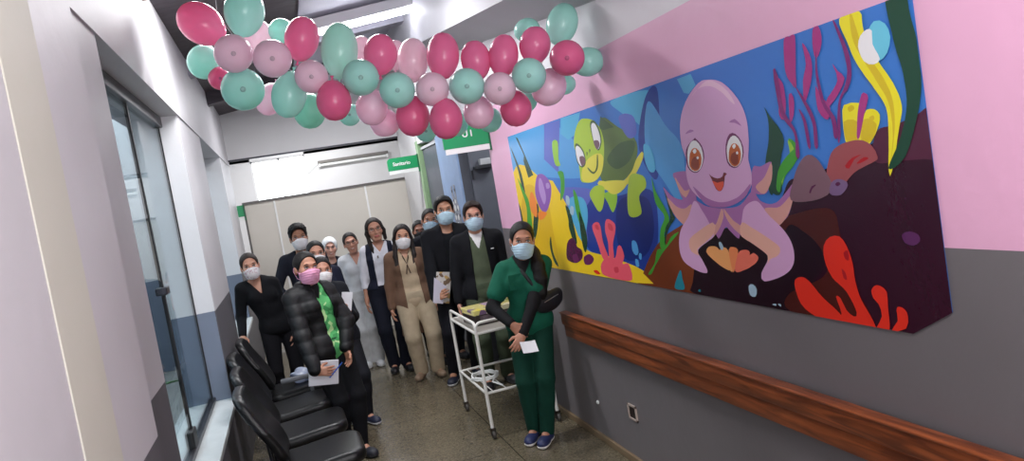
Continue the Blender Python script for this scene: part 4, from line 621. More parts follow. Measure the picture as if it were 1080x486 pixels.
area('side_room_fill', (2.7, 6.5, 2.8), (0, 0, 0), 0.6, 0.3, 14, (0.97, 0.98, 1.0))  # added fill so the open door leaf does not go dark
area('back_room_lamp', (0.6, 12.0, 3.2), (0, 0, 0), 1.2, 0.3, 25, (0.97, 0.98, 1.0))
# ---------------------------------------------------------------- printed mural on the right wall
def print_mat(name, c):
    m = bpy.data.materials.new('print_' + name); m.use_nodes = True; nt = m.node_tree; N = nt.nodes; L = nt.links; b = N['Principled BSDF']
    b.inputs['Base Color'].default_value = lin(c); b.inputs['Roughness'].default_value = 0.27; b.inputs['Specular IOR Level'].default_value = 0.5
    g = N.new('ShaderNodeNewGeometry'); n = N.new('ShaderNodeTexNoise'); n.inputs['Scale'].default_value = 14; n.inputs['Detail'].default_value = 5; L.new(g.outputs['Position'], n.inputs['Vector'])
    bp = N.new('ShaderNodeBump'); bp.inputs['Strength'].default_value = 0.25; bp.inputs['Distance'].default_value = 0.006; L.new(n.outputs[0], bp.inputs['Height']); L.new(bp.outputs[0], b.inputs['Normal'])
    return m
mb = MB(); names = sorted(MURAL_COLOURS); X_ = XR - 0.003
for i, (c, s_) in enumerate(MURAL):
    p = [tuple(int(q) / 1000 for q in t.split(',')) for t in s_.split()]
    x = X_ - i * 0.00003
    mb.add([(x, a, b) for a, b in p], [tuple(range(len(p)))], names.index(c))
mural = mb.build('wall_mural', [print_mat(n, MURAL_COLOURS[n]) for n in names], fix=False)
props(mural, 'long glossy printed mural of a pink octopus, green turtle and corals on the wall', 'mural')
# colour, centre, radius, half length, direction of the knot, layer from the back
BALLOONS = [
('hot',[-0.22,4.361,2.911],0.108,0.138,[0.67,-0.25,-0.7],1),
('teal',[0.011,4.119,2.892],0.102,0.128,[-0.26,0.01,-0.97],2),
('pink',[-0.078,3.973,2.652],0.095,0.106,[-0.02,0.98,0.21],3),
('teal_shaded',[-0.251,4.521,2.74],0.097,0.091,[0.82,-0.29,-0.49],0),
('hot_shaded',[-0.183,4.492,2.634],0.065,0.073,[-0.04,0.98,0.18],0),
('teal_shaded',[-0.068,4.121,2.496],0.11,0.124,[-0.02,0.99,0.17],2),
('pale',[0.055,4.425,2.829],0.071,0.095,[-0.62,0.14,-0.77],0),
('pink',[0.101,3.903,2.593],0.094,0.106,[0.03,0.98,0.2],3),
('teal',[0.188,4.382,2.839],0.07,0.067,[0.15,-0.12,-0.98],0),
('hot',[0.267,4.015,2.701],0.088,0.115,[-0.34,0.04,-0.94],2),
('mint',[0.439,3.947,2.607],0.095,0.145,[-0.18,-0.02,-0.98],2),
('pink',[0.268,3.832,2.469],0.082,0.092,[0.07,0.98,0.17],3),
('teal_shaded',[0.153,4.038,2.424],0.089,0.121,[0.34,-0.04,0.94],2),
('pink',[0.057,4.403,2.47],0.073,0.093,[0.49,-0.09,0.87],0),
('mint_shaded',[0.258,4.331,2.367],0.089,0.1,[0.18,0.02,0.98],0),
('hot_shaded',[0.351,3.792,2.331],0.086,0.1,[0.1,0.04,0.99],3),
('teal',[0.496,3.743,2.422],0.09,0.101,[0.13,0.98,0.16],3),
('hot',[0.635,3.872,2.55],0.086,0.104,[-0.18,-0.02,-0.98],2),
('pink_shaded',[0.544,3.888,2.286],0.082,0.093,[0.18,0.02,0.98],2),
('teal_shaded',[0.466,4.258,2.309],0.063,0.071,[0.11,0.99,0.12],0),
('pink_shaded',[0.618,4.03,2.214],0.081,0.075,[0.18,0.02,0.98],1),
('pale',[0.593,4.237,2.66],0.058,0.074,[-0.18,-0.02,-0.98],0),
('teal',[0.654,3.677,2.328],0.088,0.098,[0.17,0.97,0.14],3),
('pale',[0.766,4.176,2.595],0.064,0.084,[-0.18,-0.02,-0.98],0),
('pale',[0.819,3.979,2.521],0.084,0.118,[-0.18,-0.02,-0.98],1),
('hot',[0.933,3.759,2.486],0.085,0.119,[-0.18,-0.02,-0.98],2),
('hot',[1.086,3.7,2.434],0.077,0.101,[-0.01,-0.07,-1.0],2),
('hot',[1.221,3.65,2.431],0.077,0.11,[-0.26,0.01,-0.97],2),
('teal',[1.478,3.938,2.606],0.074,0.064,[0.15,-0.12,-0.98],0),
('hot',[1.378,3.593,2.455],0.081,0.096,[-0.26,0.01,-0.97],2),
('teal',[1.595,3.709,2.571],0.084,0.113,[-0.42,0.06,-0.91],1),
('hot_shaded',[1.447,3.37,2.336],0.086,0.096,[0.39,0.91,0.14],3),
('teal_shaded',[1.686,3.663,2.349],0.077,0.089,[-0.96,0.29,-0.01],1),
('teal',[1.263,3.439,2.285],0.085,0.095,[0.34,0.93,0.13],3),
('pink',[0.815,3.613,2.302],0.083,0.093,[0.22,0.97,0.13],3),
('teal',[0.975,3.551,2.287],0.088,0.098,[0.26,0.96,0.13],3),
('pink',[1.121,3.492,2.247],0.08,0.09,[0.3,0.95,0.12],3),
('pink_shaded',[1.407,3.568,2.232],0.089,0.098,[0.62,-0.14,0.77],2),
('hot_shaded',[1.232,3.628,2.152],0.082,0.092,[0.1,0.04,0.99],2),
('hot_shaded',[0.734,3.814,2.205],0.087,0.105,[0.18,0.02,0.98],2),
('hot_shaded',[0.851,3.589,2.145],0.082,0.1,[0.18,0.02,0.98],3),
('pink_shaded',[1.052,3.695,2.166],0.079,0.084,[0.18,0.02,0.98],2),
('teal_shaded',[1.197,4.005,2.148],0.07,0.079,[0.29,0.95,0.08],0),
('teal_shaded',[1.016,4.066,2.157],0.069,0.077,[0.24,0.97,0.08],0),
('teal_shaded',[0.852,4.12,2.146],0.06,0.068,[0.2,0.98,0.08],0),
('teal_shaded',[1.41,3.938,2.217],0.058,0.068,[0.62,-0.14,0.77],0),
('teal_shaded',[1.618,3.87,2.27],0.055,0.068,[-0.94,0.27,-0.18],0),
('pink',[0.629,4.199,2.233],0.065,0.078,[0.18,0.02,0.98],0),
]
# ---------------------------------------------------------------- balloon garland across the corridor
BAL_LABELS = [
 'largest deep pink balloon, far left end of the garland, tilted towards its right',
 'tall teal balloon rising above the left end of the garland, cut by the photo top',
 'light pink balloon touching the lower right of the largest deep pink one at far left',
 'teal balloon nearest the left wall beam, under the largest deep pink one',
 'small visible slice of deep pink balloon between two teal ones at far left',
 'biggest round teal balloon, lowest of the left end cluster',
 'pale pink balloon half hidden right behind the tall teal one at top left',
 'light pink round balloon below the leftmost upright hot pink one, dark tip facing out',
 'pale teal balloon peeking out behind the leftmost upright hot pink one',
 'leftmost of the upright hot pink balloons, just left of the ceiling tube glare',
 'largest pale mint balloon, glowing right under the ceiling tube glare',
 'light pink balloon overlapping the left side of the largest pale mint one',
 'egg shaped teal balloon left of the leftmost lower deep pink one',
 'light pink balloon mostly hidden between two dark teal ones at lower left',
 'pale green balloon, lowest edge of the garland left of middle, behind the deep pink one',
 'leftmost deep pink balloon of the lower row, under the largest pale mint one',
 'round teal balloon at the lower right of the largest pale mint one',
 'second upright hot pink balloon from the left, right of the largest mint one',
 'light pink balloon hanging below the second upright hot pink one',
 'small teal balloon showing behind the gap right of the leftmost lower deep pink one',
 'light pink balloon at the bottom edge left of the middle lower deep pink ones',
 'small pale pink balloon peeking between the largest mint and second upright hot pink',
 'round teal balloon with dark tip at lower right of the second upright hot pink',
 'small pale balloon edge behind the right shoulder of the second upright hot pink',
 'tall whitish pink balloon between the second and third upright hot pink ones',
 'third and tallest upright hot pink balloon, above the middle of the garland',
 'fourth upright hot pink balloon from the left, lowest top of the upper row',
 'fifth upright hot pink balloon from the left, beside the white ceiling beam',
 'pale teal balloon peeking above between the two rightmost upright hot pink ones',
 'rightmost upright hot pink balloon, in front of a peeking teal one',
 'tall teal balloon standing highest at the right end of the garland',
 'round deep pink balloon at the right end, in front of the rightmost teal one',
 'rightmost teal balloon, against the pink wall above the mural',
 'round teal balloon with dark tip under the rightmost upright hot pink one',
 'round light pink balloon under the third and tallest upright hot pink one',
 'round teal balloon with dark tip between two light pink ones in the middle row',
 'round light pink balloon in the middle row right of the middle teal one',
 'light mauve pink balloon hanging below the round deep pink one at right end',
 'rightmost deep pink balloon of the lower row, hanging lowest at right',
 'deep pink balloon of the lower row left of the one above the green sign',
 'deep pink balloon of the lower row hanging just left of the green sign top',
 'light mauve balloon of the lower row just above the green sign',
 'teal balloon mostly behind the light mauve one above the green sign',
 'teal balloon mostly behind the lower deep pink ones, touching the green sign top',
 'teal balloon slice under the two middle deep pink ones of the lower row',
 'small teal slice between the rightmost lower deep pink and the mauve one',
 'small teal slice at the right edge of the mauve balloon by the mural',
 'light pink balloon mostly hidden left of the lower deep pink one in the middle']
BC = dict(hot=(246, 132, 178), hot_shaded=(240, 116, 162), teal=(186, 242, 231), teal_shaded=(180, 238, 226), mint=(190, 240, 226), mint_shaded=(160, 224, 204), pink=(252, 220, 235), pink_shaded=(250, 214, 232), pale=(252, 222, 234))  # second tone of each balloon colour partly has shade put into it
def balloon_mesh(name, kind):
    pts = []
    for i in range(25):
        t = -1 + 2 * i / 24
        r = math.sqrt(max(0, 1 - t * t)); z = t
        if t > 0: r *= 1 - 0.16 * t * t; z = t * 1.06
        pts.append((max(r, 0.002), z))
    return pts
def ring(lst): return lst
BPTS = balloon_mesh('balloon', 0)
for i, (c, p, r1, r2, ax, ly) in enumerate(BALLOONS):
    m = mat('balloon_' + c, BC[c], 0.26, vary=0.03, vscale=5, trans=0.28, coat=0.25, spec=0.4)
    mb = MB().lathe([(r * r1, z * r2) for r, z in BPTS], n=28)
    o = mb.build('balloon', m, None, True)
    q = Vector(ax).normalized().to_track_quat('Z', 'Y')
    o.rotation_mode = 'QUATERNION'; o.rotation_quaternion = q; o.location = p
    props(o, BAL_LABELS[i], 'balloon', 'balloons of the garland')
    k = MB().lathe([(0.004, 0), (0.006, 0.006), (0.004, 0.010), (0.010, 0.018), (0.009, 0.020), (0.001, 0.012)], n=12)
    k.build('knot', m, o, True, loc=(0, 0, r2 * 1.05))
    if abs(ax[1]) > 0.8:
        MB().sphere((0, 0, 0), (r1 * 0.13, r1 * 0.13, 0.006), u=16, w=8).build('dark_tip', mat('tip_' + c, tuple(v * 0.78 for v in BC[c]), 0.7), o, True, loc=(0, 0, -r2 + 0.002))

P_ = [(-0.10, 4.36, 3.32), (-0.13, 4.33, 2.95), (0.0, 4.30, 2.68), (0.25, 4.22, 2.56), (0.5, 4.12, 2.44), (0.85, 3.98, 2.34), (1.2, 3.82, 2.31), (1.45, 3.72, 2.38), (1.58, 3.74, 2.60), (1.60, 3.78, 2.68)]
o = MB().tube(P_, 0.0022, n=6).build('nylon_line', mat('clear_nylon', (220, 222, 224), 0.3), None, True)
props(o, 'thin nylon line the balloon garland is tied to, hanging from ceiling and white beam', 'line')
# ---------------------------------------------------------------- fixtures on the walls
M_steel = mat('white_enamel_steel', (222, 220, 214), 0.35, 0.03, 30, 0.04)
M_sgreen = mat('sign_green', (22, 150, 92), 0.4, vary=0.03)
M_swhite = mat('sign_white', (238, 240, 238), 0.4, vary=0.02)
e = empty('wall_handrail', (XR, 1.0, 0.68), 'long reddish wooden handrail board on the grey wall under the mural', 'handrail')
y0, y1 = -4.0, 3.72
def rail(z0, z1, x0, x1, nm):
    MB().box(x0, x1, y0, y1, z0, z1, bev=0.008).build(nm, M_wood, e, True)
rail(0.085, 0.165, -0.075, -0.03, 'upper_board'); rail(0.0, 0.083, -0.060, -0.025, 'lower_board')
MB().box(-0.085, -0.028, y0, y1, 0.165, 0.175, bev=0.004).build('top_lip', M_wood, e, True)
for k, y in enumerate((-2.5, -1.2, 0.0, 1.1, 2.2, 3.4)):
    MB().box(-0.032, 0.0, y - 0.03, y + 0.03, 0.01, 0.16, bev=0.003).build('mounting_block', M_wood, e)

e = empty('wall_outlet', (XR, 3.94, 0.28), 'small square electrical outlet low on the grey wall under the handrail', 'outlet')
f = MB()
for a, b, c, d in ((-0.055, 0.055, 0, 0.012), (-0.055, 0.055, 0.083, 0.095), (-0.055, -0.043, 0, 0.095), (0.043, 0.055, 0, 0.095)): f.box(-0.01, 0.001, a, b, c, d, bev=0.001)
f.build('frame', mat('beige_plastic', (176, 160, 150), 0.4), e)
MB().box(-0.004, 0.001, -0.043, 0.043, 0.012, 0.083).build('socket_plate', mat('dark_socket', (34, 22, 22), 0.4), e)
o = MB().lathe([(0.012, 0), (0.014, -0.006), (0.008, -0.012), (0.001, -0.014)], n=16, M=Matrix.Rotation(math.pi / 2, 4, 'Y')).build('wall_stud', M_swhite, None, True, loc=(XR, 4.47, 0.26))
props(o, 'tiny white round stud on the grey wall left of the outlet', 'wall stud')
o = MB().box(-0.05, 0.0, -0.04, 0.05, 0, 0.05, bev=0.015).box(-0.09, -0.02, 0.03, 0.10, 0, 0.03, bev=0.01).build('rubble', mat('crumbled_plaster', (190, 160, 110), 0.9, 0.4, 60), None, True, loc=(XR - 0.03, 3.66, 0.001))
props(o, 'small beige crumb of plaster on the floor at the skirting', 'rubble')

def text_mesh(txt, size, m, parent, loc, rot, sx=1.0, name='lettering'):
    cu = bpy.data.curves.new(name, 'FONT'); cu.body = txt; cu.size = size; cu.extrude = 0.0008; cu.align_x = 'CENTER'; cu.align_y = 'CENTER'; cu.offset = size * 0.02
    o = bpy.data.objects.new(name, cu); COL.objects.link(o)
    dg = bpy.context.evaluated_depsgraph_get(); me = bpy.data.meshes.new_from_object(o.evaluated_get(dg))
    bpy.data.objects.remove(o)
    me.materials.clear(); me.materials.append(m)
    q = bpy.data.objects.new(name, me); COL.objects.link(q); q.parent = parent; q.location = loc; q.rotation_euler = rot; q.scale = (sx, 1, 1)
    return q
def flag_sign(x0, x1, y, z, h, strip, label, txt, tz, tx, tsize, round_left=True):
    """projecting sign: x1 is the wall side"""
    e = empty('projecting_sign', (x1, y, z), label, 'sign'); W = x1 - x0
    r = 0.05; p = [(-W, 0), (0, 0), (0, h)]
    if round_left: p += [(-W + r - r * math.sin(a), h - r + r * math.cos(a)) for a in [i * math.pi / 12 for i in range(7)]]
    else: p += [(-W, h)]
    MB().prism([(a, b + strip) for a, b in p], 1, -0.012, 0.012).build('green_panel', M_sgreen, e)
    MB().box(-W + 0.01, 0, -0.010, 0.010, 0, strip).build('white_strip', M_swhite, e)
    MB().box(0, 0.0 + 0.018, -0.02, 0.02, -0.01, h + strip + 0.01, bev=0.003).build('wall_bracket', mat('sign_bracket', (18, 96, 62), 0.4), e)
    for k_, w_ in enumerate(txt.split()): text_mesh(w_, tsize, M_swhite, e, (tx + k_ * tsize * 0.72, -0.0135, tz), (math.pi / 2, 0, 0))
    return e
flag_sign(1.35, 1.735, 5.94, 2.08, 0.25, 0.045, 'green projecting sign above the first doorway, just under the balloons', 'U 1', 0.148, -0.195, 0.075)
flag_sign(1.35, 1.725, 9.2, 2.10, 0.155, 0.045, 'green Sanitario sign with one rounded corner beside the far doorway', 'Sanitario', 0.12, -0.20, 0.062)
flag_sign(-0.53, -0.455, YF - 0.06, 1.86, 0.15, 0.045, 'small green sign edge at the far left end of the partition', '', 0, 0, 0, False).rotation_euler = (0, 0, 0)

# door leaves seen through the doorways
e = empty('room_door', (XR + 0.10, 7.16, 0), 'grey door leaf standing open inside the first doorway', 'door')
MB().box(0, 0.86, -0.02, 0.02, 0.01, 2.36, bev=0.003).build('leaf', M_dgrey, e)
MB().box(0.03, 0.22, -0.10, -0.02, 1.955, 1.985, bev=0.003).build('bracket_shelf', mat('black_bracket', (38, 40, 46), 0.5), e)
MB().box(0.09, 0.20, -0.105, -0.03, 1.987, 2.05, bev=0.006).build('white_closer', mat('grey_plastic', (176, 178, 182), 0.4), e)
for z in (0.3, 1.86): MB().tube([(0.012, -0.028, z), (0.012, -0.028, z + 0.09)], 0.009).build('hinge', M_alu, e)
e = empty('far_door', (XR + 0.06, 8.10, 0), 'dark grey closed door in the far doorway behind the man in black', 'door')
MB().box(-0.015, 0.025, 0.0, 1.0, 0.01, 2.34, bev=0.003).build('leaf', M_dgrey, e)
MB().sphere((-0.05, 0.08, 1.02), 0.028).tube([(-0.05, 0.08, 1.02), (0, 0.08, 1.02)], 0.012).build('door_knob', M_alu, e, True)
MB().box(-0.03, 0.03, -0.02, 1.02, 2.345, 2.375).build('head_frame', mat('pale_frame', (190, 192, 196), 0.5), e)

# animal sticker on the blue pillar
e = props(MB().prism([(7.42, 1.35), (7.62, 1.30), (7.72, 1.45), (7.74, 1.62), (7.68, 1.70), (7.70, 1.82), (7.64, 1.84), (7.61, 1.72), (7.56, 1.72), (7.57, 1.85), (7.50, 1.84), (7.50, 1.68), (7.44, 1.58)], 0, XR - 0.004, XR - 0.001).build('wall_sticker', mat('sticker_grey', (150, 156, 172), 0.4, vary=0.2, vscale=12)), 'grey and white spotted animal sticker on the blue pillar', 'sticker')
for nm_, m_, x_, ls in (('white_spot', M_swhite, 0.006, ((7.50, 1.60, 0.032), (7.575, 1.67, 0.025), (7.63, 1.60, 0.04), (7.55, 1.50, 0.035), (7.66, 1.50, 0.03), (7.60, 1.42, 0.035), (7.50, 1.42, 0.025), (7.68, 1.65, 0.02))),
                    ('dark_spot', mat('sticker_dark', (52, 54, 66), 0.4), 0.007, ((7.47, 1.52, 0.02), (7.60, 1.53, 0.02), (7.70, 1.56, 0.018), (7.55, 1.58, 0.015), (7.64, 1.68, 0.015), (7.57, 1.36, 0.02), (7.53, 1.79, 0.018), (7.66, 1.78, 0.018)))):
    for y, z, r in ls:
        MB().prism([(y + r * math.cos(a * 0.7), z + r * 0.9 * math.sin(a * 0.7)) for a in range(9)], 0, XR - x_, XR - 0.0035).build(nm_, m_, e)

# batten fixture in the room behind the partition
e = empty('wall_batten_light', (1.35, 13, 2.60), 'long unlit white batten light on the wall behind the partition', 'ceiling light')
MB().box(-0.6, 0.6, -0.06, 0.0, 0.0, 0.05, bev=0.006).build('housing', mat('batten_grey', (120, 116, 112), 0.5), e)
MB().tube([(-0.57, -0.05, -0.03), (0.57, -0.05, -0.03)], 0.022).build('light_tube', M_swhite, e, True)
for s_ in (-0.58, 0.58): MB().box(s_ - 0.015, s_ + 0.015, -0.07, 0, -0.055, 0.0, bev=0.003).build('tube_holder', M_swhite, e)
MB().tube([(-0.6, -0.01, 0.01), (-0.75, -0.008, -0.10), (-0.95, -0.008, -0.22)], 0.008).build('supply_cable', M_swhite, e, True)

# ---------------------------------------------------------------- waiting chairs
M_vinyl = mat('black_vinyl', (17, 17, 19), 0.36, 0.12, 120, 0.08, spec=0.4)
def make_chair():
    e = empty('waiting_chair', (0, 0, 0), 'x', 'chair')
    F = Field((-0.30, -0.28, 0.36), (0.28, 0.28, 0.54), 0.012)     # faces +X
    sl = F.all(); X, Y, Z = sl
    q = np.sqrt(np.maximum(np.abs(X) - 0.15, 0) ** 2 + np.maximum(np.abs(Y) - 0.14, 0) ** 2) - 0.09
    zc = 0.435 + 0.012 * np.sin(X * 9)
    d = np.maximum(q + 0.03, np.abs(Z - zc) - 0.012)
    d = np.sqrt(np.maximum(q + 0.04, 0) ** 2 + np.maximum(np.abs(Z - zc) - 0.004, 0) ** 2) - 0.036 + np.minimum(np.maximum(q + 0.04, np.abs(Z - zc) - 0.004), 0)
    F.f = d.astype(np.float32); F.mesh('seat', M_vinyl, e)
    F = Field((-0.44, -0.28, 0.44), (-0.14, 0.28, 0.98), 0.012); X, Y, Z = F.all()
    yy = np.abs(Y); xc = -0.245 - 0.20 * (Z - 0.48) + 0.35 * Y ** 2 + 0.05 * np.cos((Z - 0.48) * 7)
    wz = 0.235 - 0.04 * np.abs(Z - 0.70) / 0.22
    q = np.sqrt(np.maximum(yy - (wz - 0.08), 0) ** 2 + np.maximum(np.abs(Z - 0.70) - 0.13, 0) ** 2) - 0.08
    d = np.sqrt(np.maximum(q + 0.02, 0) ** 2 + np.maximum(np.abs(X - xc) - 0.010, 0) ** 2) - 0.020 + np.minimum(np.maximum(q + 0.02, np.abs(X - xc) - 0.010), 0)
    F.f = np.broadcast_to(d, F.f.shape).astype(np.float32).copy(); F.mesh('backrest', M_vinyl, e)
    mt = mat('black_steel_tube', (30, 30, 33), 0.4, metal=0.5)
    for s_ in (-0.19, 0.19):
        MB().tube([(0.17, s_, 0.012), (0.14, s_, 0.39), (0.05, s_, 0.392)], 0.012).build('leg', mt, e, True)
        MB().tube([(-0.20, s_, 0.012), (-0.20, s_, 0.30), (-0.19, s_, 0.392), (0.05, s_, 0.392)], 0.012).build('leg', mt, e, True)
        MB().tube([(-0.19, s_ * 0.8, 0.392), (-0.25, s_ * 0.8, 0.42), (-0.262, s_ * 0.8, 0.62)], 0.012).build('back_bracket', mt, e, True)
    MB().tube([(0.0, -0.19, 0.385), (0.0, 0.19, 0.385)], 0.014).build('crossbar', mt, e, True)
    return e
ch = make_chair()
spots = ((-0.02, 4.30, 'black padded waiting chair nearest the camera, its seat at the photo bottom'), (-0.07, 4.93, 'black padded waiting chair second from the camera'),
         (-0.13, 5.55, 'black padded waiting chair right behind the woman in the puffer jacket'), (-0.11, 6.17, 'black padded waiting chair with a plastic bag on its seat and a grey armrest'))
for k, (x, y, lab) in enumerate(spots):
    c = ch if k == 0 else copy_tree(ch)
    c.location = (x, y, 0); c['label'] = lab; c['group'] = 'black waiting chairs along the left wall'
    if k == 3: last = c
MB().box(-0.12, 0.16, -0.285, -0.235, 0.55, 0.585, bev=0.012).tube([(0.10, -0.26, 0.395), (0.10, -0.26, 0.56)], 0.014).tube([(0.10, -0.26, 0.395), (0.10, -0.19, 0.392)], 0.012).build('grey_armrest', mat('grey_armrest_plastic', (104, 106, 112), 0.45), last, True)
bag = MB()
bm = bmesh.new(); bmesh.ops.create_icosphere(bm, subdivisions=4, radius=1)
rr = random.Random(3); ph = [(rr.uniform(2, 7), rr.uniform(2, 7), rr.uniform(2, 7), rr.uniform(0, 6)) for _ in range(6)]
for v in bm.verts:
    d_ = sum(math.sin(a * v.co.x + b * v.co.y + c * v.co.z + p) for a, b, c, p in ph) * 0.05
    v.co *= 1 + d_
    v.co = Vector((v.co.x * 0.08, v.co.y * 0.075, max(v.co.z, -0.7) * 0.065 + 0.046))
bag.bm(bm)
o = bag.build('plastic_bag', mat('clear_plastic', (190, 200, 222), 0.2, 0.3, 30, 0.1, trans=0.3), None, True, loc=(-0.07, 6.15, 0.486))
props(o, 'crumpled translucent plastic bag lying on the far black waiting chair', 'bag')

# ---------------------------------------------------------------- white tubular trolley
e = empty('trolley', (1.40, 5.46, 0), 'white tubular steel trolley on castors beside the nurse in green', 'trolley')
xa, xb, ya_, yb_ = -0.25, 0.25, -0.40, 0.40
zt = 0.765
for x in (xa, xb):
    for y in (ya_, yb_):
        sx = 0.02 * (1 if x > 0 else -1)
        MB().tube([(x, y, 0.075), (x, y, zt)], 0.0125, n=14).build('leg', M_steel, e, True)
        c = bpy.data.objects.new('castor', None); bpy.data.objects.remove(c)
        w_ = MB().lathe([(0.004, -0.012), (0.026, -0.011), (0.030, -0.006), (0.030, 0.006), (0.026, 0.011), (0.004, 0.012)], n=20, M=Matrix.Rotation(math.pi / 2, 4, 'Y'), c=(x, y - 0.012, 0.0305)).build('castor_wheel', mat('grey_rubber_wheel', (70, 66, 62), 0.6), e, True)
        MB().box(x - 0.019, x - 0.014, y - 0.022, y + 0.01, 0.025, 0.075).box(x + 0.014, x + 0.019, y - 0.022, y + 0.01, 0.025, 0.075).box(x - 0.019, x + 0.019, y - 0.022, y + 0.012, 0.066, 0.078).tube([(x - 0.02, y - 0.012, 0.0305), (x + 0.02, y - 0.012, 0.0305)], 0.004).build('castor_fork', mat('dark_steel_fork', (64, 58, 52), 0.35, metal=0.8), w_, False)
def loop(p0, p1, z0, z1, r=0.045, n=6):
    p0, p1 = Vector(p0), Vector(p1); d = (p1 - p0).normalized(); L = (p1 - p0).length; pts = [(p0.x, p0.y, z0)]
    for i in range(n + 1):
        a = math.pi / 2 * i / n; q = p0 + d * (r - r * math.cos(a)); pts.append((q.x, q.y, z1 - r + r * math.sin(a)))
    for i in range(n + 1):
        a = math.pi / 2 * i / n; q = p1 - d * (r - r * math.sin(a)); pts.append((q.x, q.y, z1 - r + r * math.cos(a)))
    pts.append((p1.x, p1.y, z0)); return pts
for a, b in (((xa, ya_, 0), (xa, yb_, 0)), ((xa, ya_, 0), (xb, ya_, 0)), ((xb, ya_, 0), (xb, yb_, 0)), ((xa, yb_, 0), (xb, yb_, 0))):
    MB().tube([a[:2] + (zt,), b[:2] + (zt,)], 0.011, n=12).build('top_rail', M_steel, e, True)
for a, b in (((xa, ya_, 0), (xa, yb_, 0)), ((xa, ya_, 0), (xb, ya_, 0)), ((xb, ya_, 0), (xb, yb_, 0))):
    MB().tube(loop(a, b, zt, zt + 0.075), 0.0105, n=12).build('guard_rail', M_steel, e, True)
for a, b in (((xa, ya_), (xb, ya_)), ((xa, yb_), (xb, yb_)), ((xa, ya_), (xa, yb_)), ((xb, ya_), (xb, yb_))):
    MB().tube([a + (0.33,), b + (0.33,)], 0.010, n=12).build('lower_rail', M_steel, e, True)
MB().box(xa, xb, ya_, yb_, zt - 0.004, zt + 0.006).build('tray', mat('worn_steel_tray', (176, 172, 164), 0.35, metal=0.3, vary=0.12), e)
for k in range(5):
    x = xa + 0.05 + k * 0.1
    if k in (0, 1): MB().tube([(x, ya_, 0.335), (x, yb_, 0.335)], 0.004).build('shelf_wire', M_steel, e, True)
pts = []
for i in range(90):
    a = i * 2 * math.pi / 30; pts.append((0.10 * math.cos(a) * (1 + 0.04 * math.sin(i)), 0.12 * math.sin(a), 0.008 + 0.009 * i / 30 + 0.003 * math.sin(i * 1.7)))
pts += [(0.10, 0.02, 0.03), (0.06, -0.10, 0.03), (0.0, -0.22, 0.02), (0.05, -0.30, 0.0)]
o = MB().tube(pts, 0.0065, n=8).build('coiled_cable', M_swhite, None, True, loc=(1.25, 5.45, 0.337))
props(o, 'white cable coiled on the lower rails of the trolley', 'cable')
# wrapped gift box on the tray
e = empty('wrapped_box', (1.385, 5.44, zt + 0.007), 'yellow patterned box with dark sides lying on the white trolley', 'box', None, math.radians(6))
def box_mat():
    m = bpy.data.materials.new('yellow_pattern_print'); m.use_nodes = True; nt = m.node_tree; N = nt.nodes; L = nt.links; b = N['Principled BSDF']
    tc = N.new('ShaderNodeTexCoord'); v = N.new('ShaderNodeTexVoronoi'); v.inputs['Scale'].default_value = 17; L.new(tc.outputs['Object'], v.inputs['Vector'])
    sp = N.new('ShaderNodeSeparateColor'); L.new(v.outputs['Color'], sp.inputs[0]); r = N.new('ShaderNodeValToRGB'); r.color_ramp.interpolation = 'CONSTANT'
    e = r.color_ramp.elements; e[0].position = 0; e[0].color = lin((216, 206, 130)); e[1].position = 0.45; e[1].color = lin((226, 210, 90))
    for p, c in ((0.66, (232, 226, 190)), (0.84, (120, 92, 130)), (0.93, (110, 120, 50))):
        q = e.new(p); q.color = lin(c)
    L.new(sp.outputs[0], r.inputs[0]); L.new(r.outputs[0], b.inputs['Base Color']); b.inputs['Roughness'].default_value = 0.3; b.inputs['Coat Weight'].default_value = 0.4
    return m
M_print = box_mat()
MB().box(-0.19, 0.19, -0.14, 0.14, 0.0, 0.085, bev=0.008).build('carton', mat('dark_brown_carton', (56, 44, 46), 0.3, 0.3, 20, 0.35, 10, coat=0.4), e)
MB().box(-0.196, 0.196, -0.146, 0.146, 0.078, 0.118, bev=0.006).build('yellow_lid', M_print, e)
MB().box(-0.05, 0.06, -0.09, 0.10, 0.1185, 0.1205).build('purple_label', mat('purple_label', (172, 146, 178), 0.3, vary=0.35, vscale=40), e)
MB().box(-0.15, 0.15, -0.1412, -0.1403, 0.012, 0.07).build('clear_window', mat('clear_window_film', (116, 102, 112), 0.12, vary=0.4, vscale=14), e)

# plant in the light well behind the glass
e = empty('potted_plant', (-1.55, 6.9, -0.01), 'green leafy potted plant seen low through the nearest window glass', 'plant')
MB().lathe([(0.001, 0), (0.13, 0), (0.17, 0.30), (0.185, 0.30), (0.185, 0.34), (0.16, 0.34), (0.15, 0.28), (0.001, 0.28)], n=28).build('pot', mat('terracotta', (150, 92, 66), 0.7, 0.2, 30), e, True)
rr = random.Random(11); ml = mat('leaf_green', (70, 120, 62), 0.5, 0.2, 30, 0.3, 20)
for k in range(22):
    a = k * 2.4; L_ = rr.uniform(0.30, 0.55); tilt = rr.uniform(0.25, 1.0); vs = []; fs = []
    for i in range(8):
        t = i / 7; w_ = 0.045 * math.sin(math.pi * min(1, t * 0.92 + 0.08)) + 0.002; r = L_ * t * math.sin(tilt * (0.6 + 0.6 * t)); z = 0.28 + L_ * t * math.cos(tilt * (0.6 + 0.6 * t)) * 1.25
        for s_ in (-1, 0, 1): vs.append((r * math.cos(a) - s_ * w_ * math.sin(a), r * math.sin(a) + s_ * w_ * math.cos(a), z + abs(s_) * 0.012))
    for i in range(7):
        for j in (0, 1): fs.append((i * 3 + j, i * 3 + j + 1, i * 3 + j + 4, i * 3 + j + 3))
    lf = MB().add(vs, fs).build('leaf', ml, e, 90)
    md = lf.modifiers.new('thick', 'SOLIDIFY'); md.thickness = 0.003
